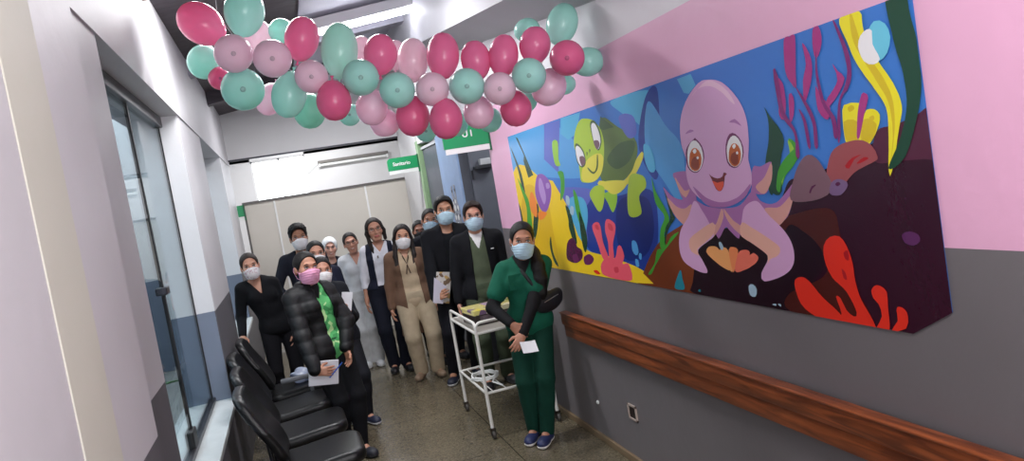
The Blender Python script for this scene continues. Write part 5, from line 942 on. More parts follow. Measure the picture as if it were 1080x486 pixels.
# ---------------------------------------------------------------- people
def V3(*a): return np.array(a, float)
def nrm(v): return v / (np.linalg.norm(v) + 1e-9)
def ik(a, b, l1, l2, hint):
    d = b - a; L = np.linalg.norm(d); s = max(1.0, L / (l1 + l2) * 1.001); l1 *= s; l2 *= s
    L = max(L, abs(l1 - l2) + 1e-3)
    x = (l1 * l1 - l2 * l2 + L * L) / (2 * L); h = math.sqrt(max(l1 * l1 - x * x, 0))
    u = nrm(d); p = nrm(hint - u * (hint @ u))
    return a + u * x + p * h
def rot(yaw, pitch, roll):
    return np.array(Matrix.Rotation(yaw, 3, 'Z') @ Matrix.Rotation(pitch, 3, 'X') @ Matrix.Rotation(roll, 3, 'Y'))

def head_sdf(F, T, R, hs, face=1.0):
    """skull, jaw, nose, ears in head space (face towards -y) placed by T, R"""
    P = lambda x, y, z: T + R @ (V3(x, y, z) * hs)
    Rt = R
    F.ell(P(0, .014, .030), V3(.073, .091, .083) * hs, Rt, .01)
    F.ell(P(0, -.022, -.036), V3(.058 * face, .066, .074) * hs, Rt, .03)
    F.cap(P(-.020, -.058, -.090), P(.020, -.058, -.090), .021 * hs, .021 * hs, .03)
    for s in (-1, 1):
        F.ell(P(s * .040, -.058, -.022), V3(.026, .026, .026) * hs, Rt, .02)
        F.ell(P(s * .031, -.096, .006), V3(.016, .014, .011) * hs, Rt, .010, 's')
        F.ell(P(s * .074, .014, -.008), V3(.010, .019, .031) * hs, Rt, .008)
    F.cap(P(0, -.083, .008), P(0, -.103, -.030), .007 * hs, .012 * hs, .012)
    F.ell(P(0, -.098, -.036), V3(.017, .012, .010) * hs, Rt, .010)
    F.cap(P(-.034, -.079, .026), P(.034, -.079, .026), .011 * hs, .011 * hs, .016)
    F.ell(P(0, -.086, -.062), V3(.024, .010, .011) * hs, Rt, .012)

def hand_sdf(F, w, d, n, t, s, curl=0.5, spread=1.0, thumb=0.4):
    """w wrist, d finger direction, n palm side (fingers bend towards it), t thumb side"""
    d = nrm(d); n = nrm(n - d * (n @ d)); t = nrm(t - d * (t @ d) - n * (t @ n))
    F.cap(w - d * .01 * s, w + d * .03 * s, .022 * s, .021 * s, .02)
    for o in (-.024, -.008, .008, .023):
        F.cap(w + d * .02 * s + t * o * .8 * s, w + d * .078 * s + t * o * s, .0145 * s, .0115 * s, .010)
    for o, L in ((.0275, .068), (.009, .078), (-.0095, .072), (-.0275, .056)):
        p = w + d * (.082 - abs(o - .009) * .25) * s + t * o * s; a = 0.15 + curl * 0.25; q = d + t * o * 3.5 * spread
        for k, f in enumerate((.44, .31, .25)):
            u = nrm(q * math.cos(a) + n * math.sin(a)); e = p + u * L * f * s
            F.cap(p, e, (.0090 - k * .0008) * s, (.0084 - k * .0008) * s, .003); p = e; a += curl * (0.9 - 0.15 * k)
    p = w + d * .028 * s + t * .024 * s
    u = nrm(t * .75 + d * .75 + n * thumb); e = p + u * .042 * s; F.cap(p, e, .0125 * s, .0105 * s, .010)
    u = nrm(t * .25 + d * .95 + n * (thumb + .3)); F.cap(e, e + u * .032 * s, .0105 * s, .0088 * s, .003)

SKIN = {}
def skin(c):
    c = tuple(int(v * .93) for v in c)
    return mat('skin_%d_%d_%d' % c, c, 0.5, 0.05, 120, 0.05, 30, sub=0.12)
def hairm(c): return mat('hair_%d_%d_%d' % c, tuple(int(v * .55) for v in c), 0.5, 0.35, 90, 0.25, 40, stretch=(6, 6, 1), spec=.3)
def cloth(c, rough=0.85):
    if sum(c) < 150: c = tuple(int(v * .72) for v in c)
    return mat('cloth_%d_%d_%d' % c, c, rough, 0.35, 22, 0.10, 14, spec=0.25)

def person(label, loc, head, H=1.60, yaw=0.0, hyaw=0.0, hpitch=0.0, hroll=0.0, sk=(196, 142, 112), w=1.0, male=False, near=False, face=1.0,
           feet=((-.10, -.02), (.10, .02)), toe=(-.2, .2), knee=(0, 0), hl=None, hr=None, hand_l={}, hand_r={}, el=None, er=None, pel=None,
           hair='pulled', haircol=(34, 26, 24), mask=None, mask_pat=None, smile=False, glasses=False,
           top=None, jacket=None, pants=(24, 26, 36), pl=.012, shoes=(24, 24, 28), sole=(30, 30, 32), extras=None, shirt_long=True, pants_wide=0.0):
    X0 = V3(loc[0], loc[1], 0); s = H / 1.65; hs = s * 1.10
    e = empty('person', (loc[0], loc[1], 0), label, 'person', 'people posing in the corridor')
    ski = skin(sk); hc = V3(*head) - X0
    Ry = rot(yaw, 0, 0); lat = Ry @ V3(1, 0, 0); fw = Ry @ V3(0, -1, 0)
    Rh = rot(hyaw, hpitch, hroll)
    P = V3(0.45 * hc[0], 0.45 * hc[1] + 0.02, .545 * H * (hc[2] / (H - .112 * s))) if pel is None else V3(*pel) - X0
    N = hc + Rh @ (V3(0, .030, -.142) * hs) + V3(0, .012, 0)     # base of the neck
    up = nrm(N - P); tl = np.linalg.norm(N - P)
    A = lambda t, l=0, f=0: P + (N - P) * t + lat * l * s + fw * f * s
    shw = (.176 if male else .150) * (0.5 + 0.5 * w)
    sh = {-1: A(.885, -shw, -.01), 1: A(.885, shw, -.01)}
    wr = {}; elb = {}
    for sd, tgt, hint in ((-1, hl, el), (1, hr, er)):
        t0 = sh[sd] + V3(0, 0, -.52 * s) + lat * sd * .07 * s + fw * .05 * s if tgt is None else V3(*tgt) - X0
        hv = (-fw * 0.8 + lat * sd * .45) if hint is None else V3(*hint)
        elb[sd] = ik(sh[sd], t0, .285 * s, .245 * s, hv); wr[sd] = t0
    hip = {sd: P + lat * sd * .088 * s * w + V3(0, 0, -.035 * s) for sd in (-1, 1)}
    ank = {}; kn = {}
    for k, sd in enumerate((-1, 1)):
        ank[sd] = V3(feet[k][0], feet[k][1], .085 * s)
        kn[sd] = ik(hip[sd], ank[sd], .42 * s, .40 * s, fw + lat * sd * .1 + V3(0, 0, .1)); 
    allp = [hc, N, P] + list(sh.values()) + list(wr.values()) + list(elb.values()) + list(ank.values()) + list(kn.values())
    lo = np.min(allp, 0) - V3(.24, .30, .2); hi = np.max(allp, 0) + V3(.24, .24, .24); lo[2] = -.02
    hb = .0052 if near else .0068
    # ---- torso prims, used by body and clothes
    def torso(F, o, k=.04, lower=True):
        q = w * s
        F.cap(P + lat * -.065 * q, P + lat * .065 * q, (.098 * (.6 + .4 * w)) * s + o, (.098 * (.6 + .4 * w)) * s + o, k)
        F.ell(A(.36, 0, .004), V3((.128 if not male else .142) * q + o, .098 * s * (.5 + .5 * w) + o, .17 * s + o), Ry, k)
        F.ell(A(.68, 0, 0), V3((.142 if not male else .160) * q + o, .100 * s + o, .185 * s + o), Ry, k)
        F.cap(A(.865, -shw * .78, -.01), A(.865, shw * .78, -.01), .050 * s + o, .050 * s + o, k)
        for sd in (-1, 1): F.cap(A(1.0, sd * .02, -.012), A(.90, sd * shw * .85, -.012), .036 * s + o * .8, .040 * s + o * .8, .03)
        pass
        if not male:
            for sd in (-1, 1): F.ell(A(.66, sd * .066, .068), V3(.058, .052, .058) * s + o, Ry, .035)
    def arm(F, sd, o, k=.03, lower=1.0, upper=1.0):
        a, b, c = sh[sd], elb[sd], wr[sd]
        if upper >= 1:
            F.cap(a, b, .050 * s * (.55 + .45 * w) + o, .040 * s + o, k)
            if lower > 0: F.cap(b, b + (c - b) * lower, .040 * s + o, (.040 - .013 * lower) * s + o, .02)
        else: F.cap(a, a + (b - a) * upper, .050 * s * (.55 + .45 * w) + o, .046 * s + o + .008, k)
    def leg(F, sd, o, k=.03, wide=0.0):
        a, b, c = hip[sd], kn[sd], ank[sd]
        F.cap(a, b, (.084 * (.5 + .5 * w)) * s + o, .054 * s + o + wide * .5, k)
        F.cap(b, c, .054 * s + o + wide * .5, .036 * s + o + wide, .02)
        m = b + (c - b) * .3 - fw * .012; F.ell(m, V3(.050, .055, .10) * s + o, None, .03)
    # ---- the body: one continuous surface
    F = Field(lo, hi, hb)
    torso(F, -.010)
    F.cap(N + up * -.02, hc + Rh @ (V3(0, .012, -.06) * hs), (.056 if male else .049) * s, (.054 if male else .046) * s, .03)
    for sd, hd in ((-1, hand_l), (1, hand_r)):
        arm(F, sd, -.006); leg(F, sd, -.008)
        fd = nrm(wr[sd] - elb[sd]); d = V3(*hd['d']) if 'd' in hd else fd
        n = V3(*hd['n']) if 'n' in hd else -lat * sd + fw * 0.1
        if 't' in hd: t = V3(*hd['t'])
        else:
            t = np.cross(d, n)
            if t @ (fw + V3(0, 0, .3)) < 0: t = -t
        hand_sdf(F, wr[sd], d, n, t, s * (1.05 if male else .95), hd.get('curl', .5), hd.get('spread', 1.0), hd.get('thumb', .4))
        k = 0 if sd < 0 else 1; a = toe[k]; td = V3(math.sin(a), -math.cos(a), 0)
        F.cap(ank[sd], ank[sd] + td * .10 * s + V3(0, 0, -.05 * s), .034 * s, .026 * s, .02)
    head_sdf(F, hc, Rh, hs, face)
    F.mesh('body', ski, e)
    # ---- head dress: fields in head space
    MW = Matrix.Translation(hc.tolist()) @ Matrix(Rh.tolist()).to_4x4()
    hh = .0042 if near else .0052
    HF = Field((-.13, -.145, -.15), (.13, .15, .16), hh); head_sdf(HF, V3(0, 0, 0), np.eye(3), hs, face)
    hX, hY, hZ = HF.all()
    if mask:
        M_ = Field((-.13, -.145, -.15), (.13, .15, .16), hh)
        zt = -.004 * hs - np.maximum(0, np.abs(hX) - .022) * .42; zb = -.118 * hs + np.abs(hX) * .30
        KF = Field((-.13, -.145, -.15), (.13, .15, .16), hh); KF.f = (HF.f - .006).astype(np.float32); KF.ell(V3(0, -.036, -.054) * hs, V3(.064 * face, .083, .068) * hs, None, .02); KF.ell(V3(0, -.060, -.010) * hs, V3(.036, .048, .040) * hs, None, .03)
        KF.f = KF.f + (.0016 * np.sin((hZ + hY * .15) * 380 / hs) * (hY < -.05)).astype(np.float32)
        d = np.maximum(KF.f, np.maximum(hZ - zt, zb - hZ)); d = np.maximum(d, hY + .018 * hs + np.abs(hX) * .0)
        d = np.maximum(d, -(HF.f - .001))
        M_.f = d.astype(np.float32)
        mm = mat('mask_%d_%d_%d' % mask, mask, 0.75, 0.25, 60, 0.04, 12, stretch=(1, 1, 5)) if not mask_pat else mask_pat
        mo = M_.mesh('face_mask', mm, e, mw=MW)
        for sd in (-1, 1):
            MB().tube([(sd * .062 * hs, -.022 * hs, -.030 * hs), (sd * .078 * hs, .004, -.012 * hs), (sd * .084 * hs, .022, .012 * hs), (sd * .083 * hs, .036, -.010 * hs), (sd * .070 * hs, .012, -.062 * hs), (sd * .056 * hs, -.026 * hs, -.076 * hs)], .0018, n=6).build('ear_loop', mm, mo, True)
    for sd in (-1, 1):
        g = MB(); g.sphere((0, 0, 0), .0122 * hs, 0, u=16, w=10); g.sphere((0, -.0062 * hs, -.0005), (.0078 * hs, .0068 * hs, .0080 * hs), 1, u=14, w=8)
        eo = g.build('eye', [mat('eye_white', (220, 212, 206), 0.25), mat('iris_brown', (34, 20, 14), 0.15)], e, True)
        eo.matrix_local = MW @ Matrix.Translation((sd * .031 * hs, -.0815 * hs, .005 * hs)) @ Matrix.Diagonal((1.1, 1, .56, 1))
        F2 = Field((-.03, -.03, -.02), (.03, .03, .02), .003)
        F2.cap((-.014 * hs, 0, -.001), (.0 * hs, -.003, .003), .0028, .0034, .002); F2.cap((0, -.003, .003), (.015 * hs, .002, -.001), .0034, .0024, .002)
        F2.mesh('eyebrow', hairm(haircol if sum(haircol) < 380 else (110, 90, 80)), e, mw=MW @ Matrix.Translation((sd * .032 * hs, -.0905 * hs, .0275 * hs)))
        F3 = Field((-.03, -.03, -.02), (.03, .03, .02), .0026)
        F3.cap((-.015 * hs, .004, -.001), (0, -.0035, .0035), .0028, .0036, .002); F3.cap((0, -.0035, .0035), (.015 * hs, .005, -.001), .0036, .0026, .002)
        F3.mesh('eyelash', hairm((30, 22, 20)), e, mw=MW @ Matrix.Translation((sd * .031 * hs, -.0900 * hs, .0095 * hs)))
    if not mask:
        g = MB().sphere((0, 0, 0), (.026 * hs, .007 * hs, .0085 * hs), u=16, w=8); mo = g.build('mouth', mat('lips', (168, 84, 80), 0.4), e, True); mo.matrix_local = MW @ Matrix.Translation((0, -.0925 * hs, -.0625 * hs))
        if smile: t = MB().sphere((0, 0, 0), (.019 * hs, .006 * hs, .0045 * hs), u=14, w=8).build('teeth', mat('teeth', (232, 226, 214), 0.3), e, True); t.matrix_local = MW @ Matrix.Translation((0, -.0955 * hs, -.0615 * hs))
    if glasses:
        g = MB()
        for sd in (-1, 1):
            g.tube([(sd * .033 * hs + .024 * hs * math.cos(a * math.pi / 9), -.108 * hs, .004 * hs + .018 * hs * math.sin(a * math.pi / 9)) for a in range(18)], .0019, closed=True, n=6)
            g.tube([(sd * .056 * hs, -.106 * hs, .008 * hs), (sd * .077 * hs, -.07 * hs, .010 * hs), (sd * .084 * hs, .01, .012 * hs)], .0017, n=6)
        g.tube([(-.010 * hs, -.108 * hs, .008 * hs), (0, -.110 * hs, .011 * hs), (.010 * hs, -.108 * hs, .008 * hs)], .0017, n=6)
        go = g.build('glasses', mat('dark_glasses_frame', (40, 34, 34), 0.3), e, True); go.matrix_local = MW
    # ---- hair
    lo_h = V3(-.20, -.17, -.46) if hair in ('long', 'mid', 'pony_front', 'pony') else V3(-.15, -.15, -.16)
    G = Field(lo_h, V3(.20, .20, .20), .0055 if near else .0068)
    th = dict(short=.010, curly=.009, pulled=.006, bun=.006, pony=.006, pony_front=.007, long=.010, mid=.009, cap=.014, fade=.008).get(hair, .008)
    G.ell(V3(0, .018, .034) * hs, V3(.074, .094, .084) * hs + th, None, 0)
    if hair in ('short', 'fade', 'curly'):
        G.ell(V3(0, -.020, .078) * hs, V3(.060, .070, .040) * hs + th * .6, None, .02)
        G.ell(V3(0, .05, -.02) * hs, V3(.060, .055, .060) * hs + th * .4, None, .02)
    else:
        q_ = .052 if hair in ('pulled', 'bun', 'pony_front', 'pony') else .066
        G.ell(V3(0, .045, -.01) * hs, V3(q_, .062, .075) * hs + th, None, .02)
    if hair == 'curly':
        G.ell(V3(0, .0, .075) * hs, V3(.070, .088, .055) * hs + .010, None, .02)
        X, Y, Z = G.all()
        G.f = (G.f + .0075 * np.sin(X * 210) * np.sin(Y * 190 + 1) * np.sin(Z * 200 + 2) + .004 * np.sin(X * 130 + 2) * np.sin(Z * 140 + Y * 90)).astype(np.float32)
    # face opening
    if hair == 'cap': G.ell(V3(0, -.120, -.018) * hs, V3(.074, .108, .100) * hs, None, .006, 's')
    else: G.ell(V3(0, -.107, -.022) * hs, V3(.088, .106, .112) * hs, None, .006, 's')
    G.ell(V3(0, -.085, -.10) * hs, V3(.10, .085, .10) * hs, None, .008, 's')
    if hair in ('long', 'mid', 'pulled', 'bun'): G.cap(V3(.012, -.085, .095) * hs, V3(.008, .01, .128) * hs, .004, .003, .006, 's')
    X, Y, Z = G.all()
    cut = {'short': -.055, 'fade': -.035, 'curly': -.045, 'cap': -.045, 'pulled': -.030, 'bun': -.030, 'pony_front': -.030, 'pony': -.030}.get(hair, -.085) * hs
    G.f = np.maximum(G.f, (cut - Z - np.maximum(0, Y) * .25)).astype(np.float32)
    if hair in ('short', 'fade', 'curly', 'bun', 'pulled', 'pony_front', 'pony'): # clear the ears
        for sd in (-1, 1): G.ell(V3(sd * .088, .002, -.030) * hs, V3(.022, .030, .045) * hs, None, .006, 's')
    if hair == 'bun': G.ell(V3(0, .112, .050) * hs, V3(.045, .036, .042) * hs, None, .012)
    if hair == 'pulled': G.ell(V3(0, .112, -.01) * hs, V3(.034, .030, .040) * hs, None, .012)
    if hair == 'pony':
        G.cap(V3(0, .10, .0) * hs, V3(.02, .14, -.07) * hs, .026, .030, .02); G.cap(V3(.02, .14, -.07) * hs, V3(.02, .12, -.26) * hs, .030, .014, .02)
    if hair == 'pony_front':
        pts = [V3(.03, .10, -.02), V3(.075, .06, -.10), V3(.088, -.02, -.17), V3(.095, -.055, -.25), V3(.092, -.07, -.34), V3(.085, -.072, -.42)]
        rs = [.034, .040, .048, .050, .042, .016]
        for k in range(5):
            G.cap(pts[k] * hs, pts[k + 1] * hs, rs[k], rs[k + 1], .02)
            for q in (-1, 1): G.cap(pts[k] * hs + V3(q * .02, -.012, 0), pts[k + 1] * hs + V3(q * .018, -.014, 0), rs[k] * .5, rs[k + 1] * .5, .008)
    if hair == 'mid':
        for sd in (-1, 1):
            pts = [V3(sd * .062, .005, .055), V3(sd * .082, .012, -.02), V3(sd * .078, .010, -.10), V3(sd * .074, -.02, -.17), V3(sd * .070, -.045, -.24)][:5 if sd < 0 else 3]
            rs = [.020, .021, .020, .018, .008]
            for k in range(len(pts) - 1): G.cap(pts[k] * hs, pts[k + 1] * hs, rs[k], rs[k + 1], .018)
        G.cap(V3(0, .07, -.02) * hs, V3(0, .08, -.16) * hs, .058, .036, .03)
    if hair == 'long':
        for sd in (-1, 1):
            pts = [V3(sd * .060, .005, .055), V3(sd * .080, .012, -.02), V3(sd * .084, .005, -.10), V3(sd * .090, -.025, -.18), V3(sd * .084, -.055, -.26), V3(sd * .072, -.060, -.31)]
            rs = [.018, .019, .021, .022, .017, .006]
            for k in range(5):
                G.cap(pts[k] * hs, pts[k + 1] * hs, rs[k], rs[k + 1], .018)
                G.cap(pts[k] * hs + V3(-sd * .012, -.016, 0), pts[k + 1] * hs + V3(-sd * .014, -.018, 0), rs[k] * .45, rs[k + 1] * .45, .006)
        G.cap(V3(0, .07, -.02) * hs, V3(0, .075, -.22) * hs, .062, .040, .03)
    if hair == 'cap':
        go = G.mesh('cap', mat('white_cap_cloth', (226, 228, 230), 0.8, 0.4, 40, 0.04), e, mw=MW)
    else:
        G.mesh('hair', hairm(haircol), e, mw=MW)
    # ---- clothes
    hc_ = .0085 if near else .0105
    zl = lambda F: F.all()
    def front_cut(F, wt, wb, zt, zb, dmin=.0, off=0.0, soft=.006):
        """open the front between heights zb..zt, half width wb at the bottom, wt at the top"""
        X, Y, Z = F.all()
        t = np.clip((Z - zb) / (zt - zb), -.2, 1.4); ax = P[:, None, None, None] if False else None
        tt = np.clip((Z - P[2]) / (N[2] - P[2]), -1, 1.3)
        cx = P[0] + (N[0] - P[0]) * tt; cy = P[1] + (N[1] - P[1]) * tt
        q = (X - cx) * lat[0] + (Y - cy) * lat[1]; f = (X - cx) * fw[0] + (Y - cy) * fw[1]
        ww = wb + (wt - wb) * t
        d = np.maximum(np.maximum(np.abs(q - off) - ww, dmin - f), zb - Z)
        F.f = np.maximum(F.f, -d).astype(np.float32)
    def clip_z(F, z0=None, z1=None):
        Z = F.all()[2]
        if z0 is not None: F.f = np.maximum(F.f, z0 - Z).astype(np.float32)
        if z1 is not None: F.f = np.maximum(F.f, Z - z1).astype(np.float32)
    F = Field(lo, hi, hc_)                                            # trousers
    F.cap(P + lat * -.06 * w * s, P + lat * .06 * w * s, .104 * (.6 + .4 * w) * s + pl, .104 * (.6 + .4 * w) * s + pl, .03)
    F.ell(A(.12), V3(.118 * w * s + pl, .090 * s + pl, .08), Ry, .03)
    for sd in (-1, 1): leg(F, sd, pl, .03, pants_wide)
    clip_z(F, .045 * s, P[2] + .05 * s); F.mesh('trousers', cloth(pants), e)
    for k, sd in enumerate((-1, 1)):                                   # shoes
        a = toe[k]; td = V3(math.sin(a), -math.cos(a), 0); sdv = V3(math.cos(a), math.sin(a), 0)
        b = V3(ank[sd][0], ank[sd][1], 0)
        F = Field(b - V3(.16, .24, .01), b + V3(.16, .2, .16), .0065)
        F.cap(b - td * .035 * s + V3(0, 0, .040), b + td * .135 * s + V3(0, 0, .032), .036 * s, .034 * s, .02)
        F.ell(b + td * .10 * s + V3(0, 0, .036), V3(.045, .075, .032) * s, np.array([[sdv[0], sdv[1], 0], [-td[0], -td[1], 0], [0, 0, 1]]).T, .02)
        F.cap(b + V3(0, 0, .05), b + V3(0, 0, .095) * s, .040 * s, .042 * s, .03)
        F2 = Field(F.lo, F.lo + (F.n - 1) * F.h, .0065); F2.f = F.f.copy()
        clip_z(F, .014, .108 * s); so = F.mesh('shoe', mat('shoe_%d_%d_%d' % shoes, shoes, 0.55, 0.15, 60), e)
        F2.f = F2.f - .004; clip_z(F2, .001, .024); F2.mesh('sole', mat('sole_%d_%d_%d' % sole, sole, 0.6), so)
    hem = P[2] - .10 * s
    if top:
        c = top['c']; o = top.get('o', .010) * .7
        F = Field(lo, hi, hc_); torso(F, o)
        if 'hem' in top: hem_t = top['hem']
        else: hem_t = hem
        F.cap(P + lat * -.06 * w * s + V3(0, 0, -.03), P + lat * .06 * w * s + V3(0, 0, -.03), .112 * (.6 + .4 * w) * s + o, .112 * (.6 + .4 * w) * s + o, .03)
        if top.get('skirt'): F.cap(P + V3(0, 0, -.05), P + V3(0, 0, -.05 - top['skirt']), .13 * w * s, .145 * w * s, .05)
        nk = top.get('neck', 'crew')
        if nk == 'high': F.cap(N - up * .02, N + up * .045, .062 * s, .055 * s, .02)
        if nk == 'v': front_cut(F, .062 * s, -.004, N[2] + .02, N[2] - top.get('vd', .15) * s, .0)
        elif nk == 'crew': F.ell(N + fw * .06 * s + up * .005, V3(.068, .06, .060) * s, None, .01, 's')
        F.cap(N + up * .035, N + up * .12, .062 * s, .08 * s, .005, 's') if nk != 'high' else None
        for sd in (-1, 1):
            if top.get('sleeve', 'long') == 'long': arm(F, sd, o * .9, .03, .93)
            elif top['sleeve'] == 'short': arm(F, sd, o + .006, .03, 0, .62)
        clip_z(F, hem_t)
        m = top.get('mat') or cloth(c)
        to = F.mesh('shirt', m, e)
        if nk == 'v' and top.get('under'):
            F = Field(lo, hi, hc_); torso(F, o * .35); clip_z(F, N[2] - .30 * s)
            if top.get('under_high'): F.cap(N - up * .02, N + up * .035, .058 * s, .054 * s, .02)
            for sd in (-1, 1):
                if top.get('under_sleeve'): arm(F, sd, o * .6, .03, .95)
            F.mesh('undershirt', cloth(top['under']), e)
        if top.get('pocket'):
            q = A(.70, top['pocket'], 0); 
            MB().box(-.045, .045, -.006, .004, -.055, .05, bev=.004).build('chest_pocket', m, e, True, loc=(q + fw * (.118 * s)).tolist())
    if jacket:
        o = jacket.get('o', .024) * .8; F = Field(lo, hi, hc_); torso(F, o)
        hz = jacket.get('hem', hem - .04)
        F.cap(P + lat * -.06 * w * s + V3(0, 0, -.04), P + lat * .06 * w * s + V3(0, 0, -.04), .120 * (.6 + .4 * w) * s + o, .120 * (.6 + .4 * w) * s + o, .04)
        if hz < P[2] - .15: F.cap(P + V3(0, 0, -.05), V3(P[0], P[1], hz - .05), .135 * w * s + o * .5, .165 * w * s + o * .5, .05)
        F.cap(N + up * .045, N + up * .14, .064 * s, .09 * s, .005, 's')
        if jacket.get('collar', True):
            for k in range(-7, 8):
                a0, a1 = [(q * .30) for q in (k - .5, k + .5)]
                f = lambda a: N + up * (.018 + .012 * math.cos(a)) * s + (lat * math.sin(a) * .072 + -fw * math.cos(a) * .066 + fw * .008) * s
                F.cap(f(a0), f(a1), (.017 + jacket.get('cr', 0)) * s, (.017 + jacket.get('cr', 0)) * s, .012)
        if jacket.get('open') is not None:
            wt, wb = jacket['open']; front_cut(F, wt * s, wb * s, N[2], hz, .01, jacket.get('off', 0) * s)
        for sd in (-1, 1):
            if jacket.get('sleeve', True): arm(F, sd, o * .85, .03, .93)
            else: F.cap(sh[sd] + lat * sd * .045 * s - up * .02, sh[sd] + lat * sd * .08 * s - up * .05, .052 * s, .060 * s, .01, 's')
        if jacket.get('quilt'):
            X, Y, Z = F.all(); F.f = (F.f + jacket['quilt'] * (np.abs(np.sin(Z * math.pi / .085)) ** .5 * -1 + .6)).astype(np.float32)
        clip_z(F, hz)
        m = jacket.get('mat') or cloth(jacket['c'])
        jo = F.mesh(jacket.get('name', 'jacket'), m, e)
        if jacket.get('pocket'):
            pass
    inf = dict(e=e, X0=X0, A=A, fw=fw, lat=lat, P=P, N=N, s=s, wr=wr, elb=elb, sh=sh, hc=hc, MW=MW)
    if extras: extras(inf)
    return inf
# ---------------------------------------------------------------- the cast
BLUE_MASK = (182, 210, 226); WHITE_MASK = (226, 224, 226)
def floral(name, c1, c2, c3, sc=28):
    m = bpy.data.materials.new(name); m.use_nodes = True; nt = m.node_tree; N = nt.nodes; L = nt.links; b = N['Principled BSDF']
    tc = N.new('ShaderNodeTexCoord'); v = N.new('ShaderNodeTexVoronoi'); v.inputs['Scale'].default_value = sc; L.new(tc.outputs['Object'], v.inputs['Vector'])
    sp = N.new('ShaderNodeSeparateColor'); L.new(v.outputs['Color'], sp.inputs[0]); r = N.new('ShaderNodeValToRGB'); r.color_ramp.interpolation = 'CONSTANT'
    e = r.color_ramp.elements; e[0].position = 0; e[0].color = lin(c1); e[1].position = .55; e[1].color = lin(c2); q = e.new(.82); q.color = lin(c3)
    L.new(sp.outputs[0], r.inputs[0]); L.new(r.outputs[0], b.inputs['Base Color']); b.inputs['Roughness'].default_value = .8
    return m
M_leaf = floral('green_leaf_print', (86, 176, 104), (58, 140, 78), (176, 214, 150), 30)
M_dotmask = floral('white_dotted_mask', (226, 224, 226), (222, 220, 222), (196, 168, 178), 90)
M_puffer = mat('black_puffer_nylon', (13, 13, 16), 0.55, 0.2, 40, 0.08, spec=0.3)

def badge(inf, t, l, f, c, nm='badge', sx=.02, sz=.03):
    q = inf['A'](t, l, f)
    MB().box(-sx, sx, -.004, .003, -sz, sz, bev=.002).build(nm, mat(nm + '_%d%d%d' % c, c, .4), inf['e'], loc=q.tolist()).rotation_euler = (0, 0, math.atan2(inf['lat'][1], inf['lat'][0]))

# nurse in green by the wall
def ex14(i):
    s = i['s']
    # sling pouch on a strap
    e = i['e']
    p = [i['A'](.97, -.05, .035), i['A'](.80, .0, .118), i['A'](.60, .05, .142), i['A'](.36, .12, .112), i['A'](.22, .16, .06)]
    b = MB().tube([q.tolist() for q in p], [.012] * 5, n=8).build('pouch_strap', mat('black_webbing', (26, 26, 30), .7), e, True)
    q = i['A'](.24, .155, .075)
    F = Field((-.16, -.08, -.10), (.16, .08, .10), .008)
    F.ell((0, 0, 0), (.125, .042, .068), None, 0); F.cap((-.09, 0, .02), (.09, 0, .03), .035, .035, .02)
    po = F.mesh('waist_pouch', mat('black_nylon', (24, 24, 30), .5, .25, 40), e, mw=Matrix.Translation(q.tolist()) @ Matrix.Rotation(.35, 4, 'Z') @ Matrix.Rotation(-.15, 4, 'Y'))
    MB().tube([(-.07, -.043, .022), (0, -.047, .028), (.06, -.043, .030)], .003, n=6).build('zip', mat('steel_zip', (170, 170, 172), .3, metal=.8), po, True)
    badge(i, .69, .075, .125, (196, 206, 200), 'name_tag', .022, .008)
person('nurse in green scrubs with black sleeves and a ponytail, leaning by the wall', (1.40, 4.78), (1.495, 4.72, 1.385), 1.55, yaw=-.30, hyaw=-.25, hpitch=.06, hroll=.10, sk=(190, 134, 108), near=True, w=.94,
    feet=((-.01, .05), (.045, -.06)), toe=(-.65, -.65), hl=(1.285, 4.575, .875), hr=(1.335, 4.54, .80), el=(-.5, .8, 0), er=(.9, .45, 0),
    hand_l=dict(d=(.45, -.25, -.75), n=(.4, .8, -.1), t=(.75, -.2, .5), curl=.45), hand_r=dict(d=(-.62, -.3, -.62), n=(-.3, .8, -.5), t=(-.2, -.5, .7), curl=.55),
    pel=(1.475, 4.80, .855), hair='pony_front', haircol=(26, 20, 20), mask=BLUE_MASK, top=dict(c=(14, 84, 64), neck='v', vd=.10, sleeve='short', o=.016, under=(24, 24, 28), under_high=True, under_sleeve=True, hem=.74, pocket=-.07),
    pants=(10, 74, 57), pl=.006, pants_wide=.012, shoes=(38, 46, 86), sole=(226, 222, 218), extras=ex14)
# bearded-glasses man in green scrubs
def ex13(i): badge(i, .70, .115, .135, (200, 204, 206), 'chest_logo', .014, .005)
person('man in glasses and blue mask, olive scrubs under an open black jacket', (1.60, 6.36), (1.60, 6.35, 1.535), 1.66, yaw=-.18, hyaw=-.22, hroll=.03, sk=(214, 160, 136), male=True, w=.98,
    feet=((-.11, 0), (.09, .06)), toe=(-.3, .1), hair='short', haircol=(62, 36, 28), mask=BLUE_MASK, glasses=True,
    top=dict(c=(84, 94, 74), neck='v', vd=.14, o=.014, under=(226, 226, 226), hem=.72), jacket=dict(c=(24, 26, 32), o=.026, open=(.060, .085), hem=.76), pants=(72, 82, 64), pl=.018, pants_wide=.012, shoes=(34, 34, 38), sole=(60, 60, 64), extras=ex13)
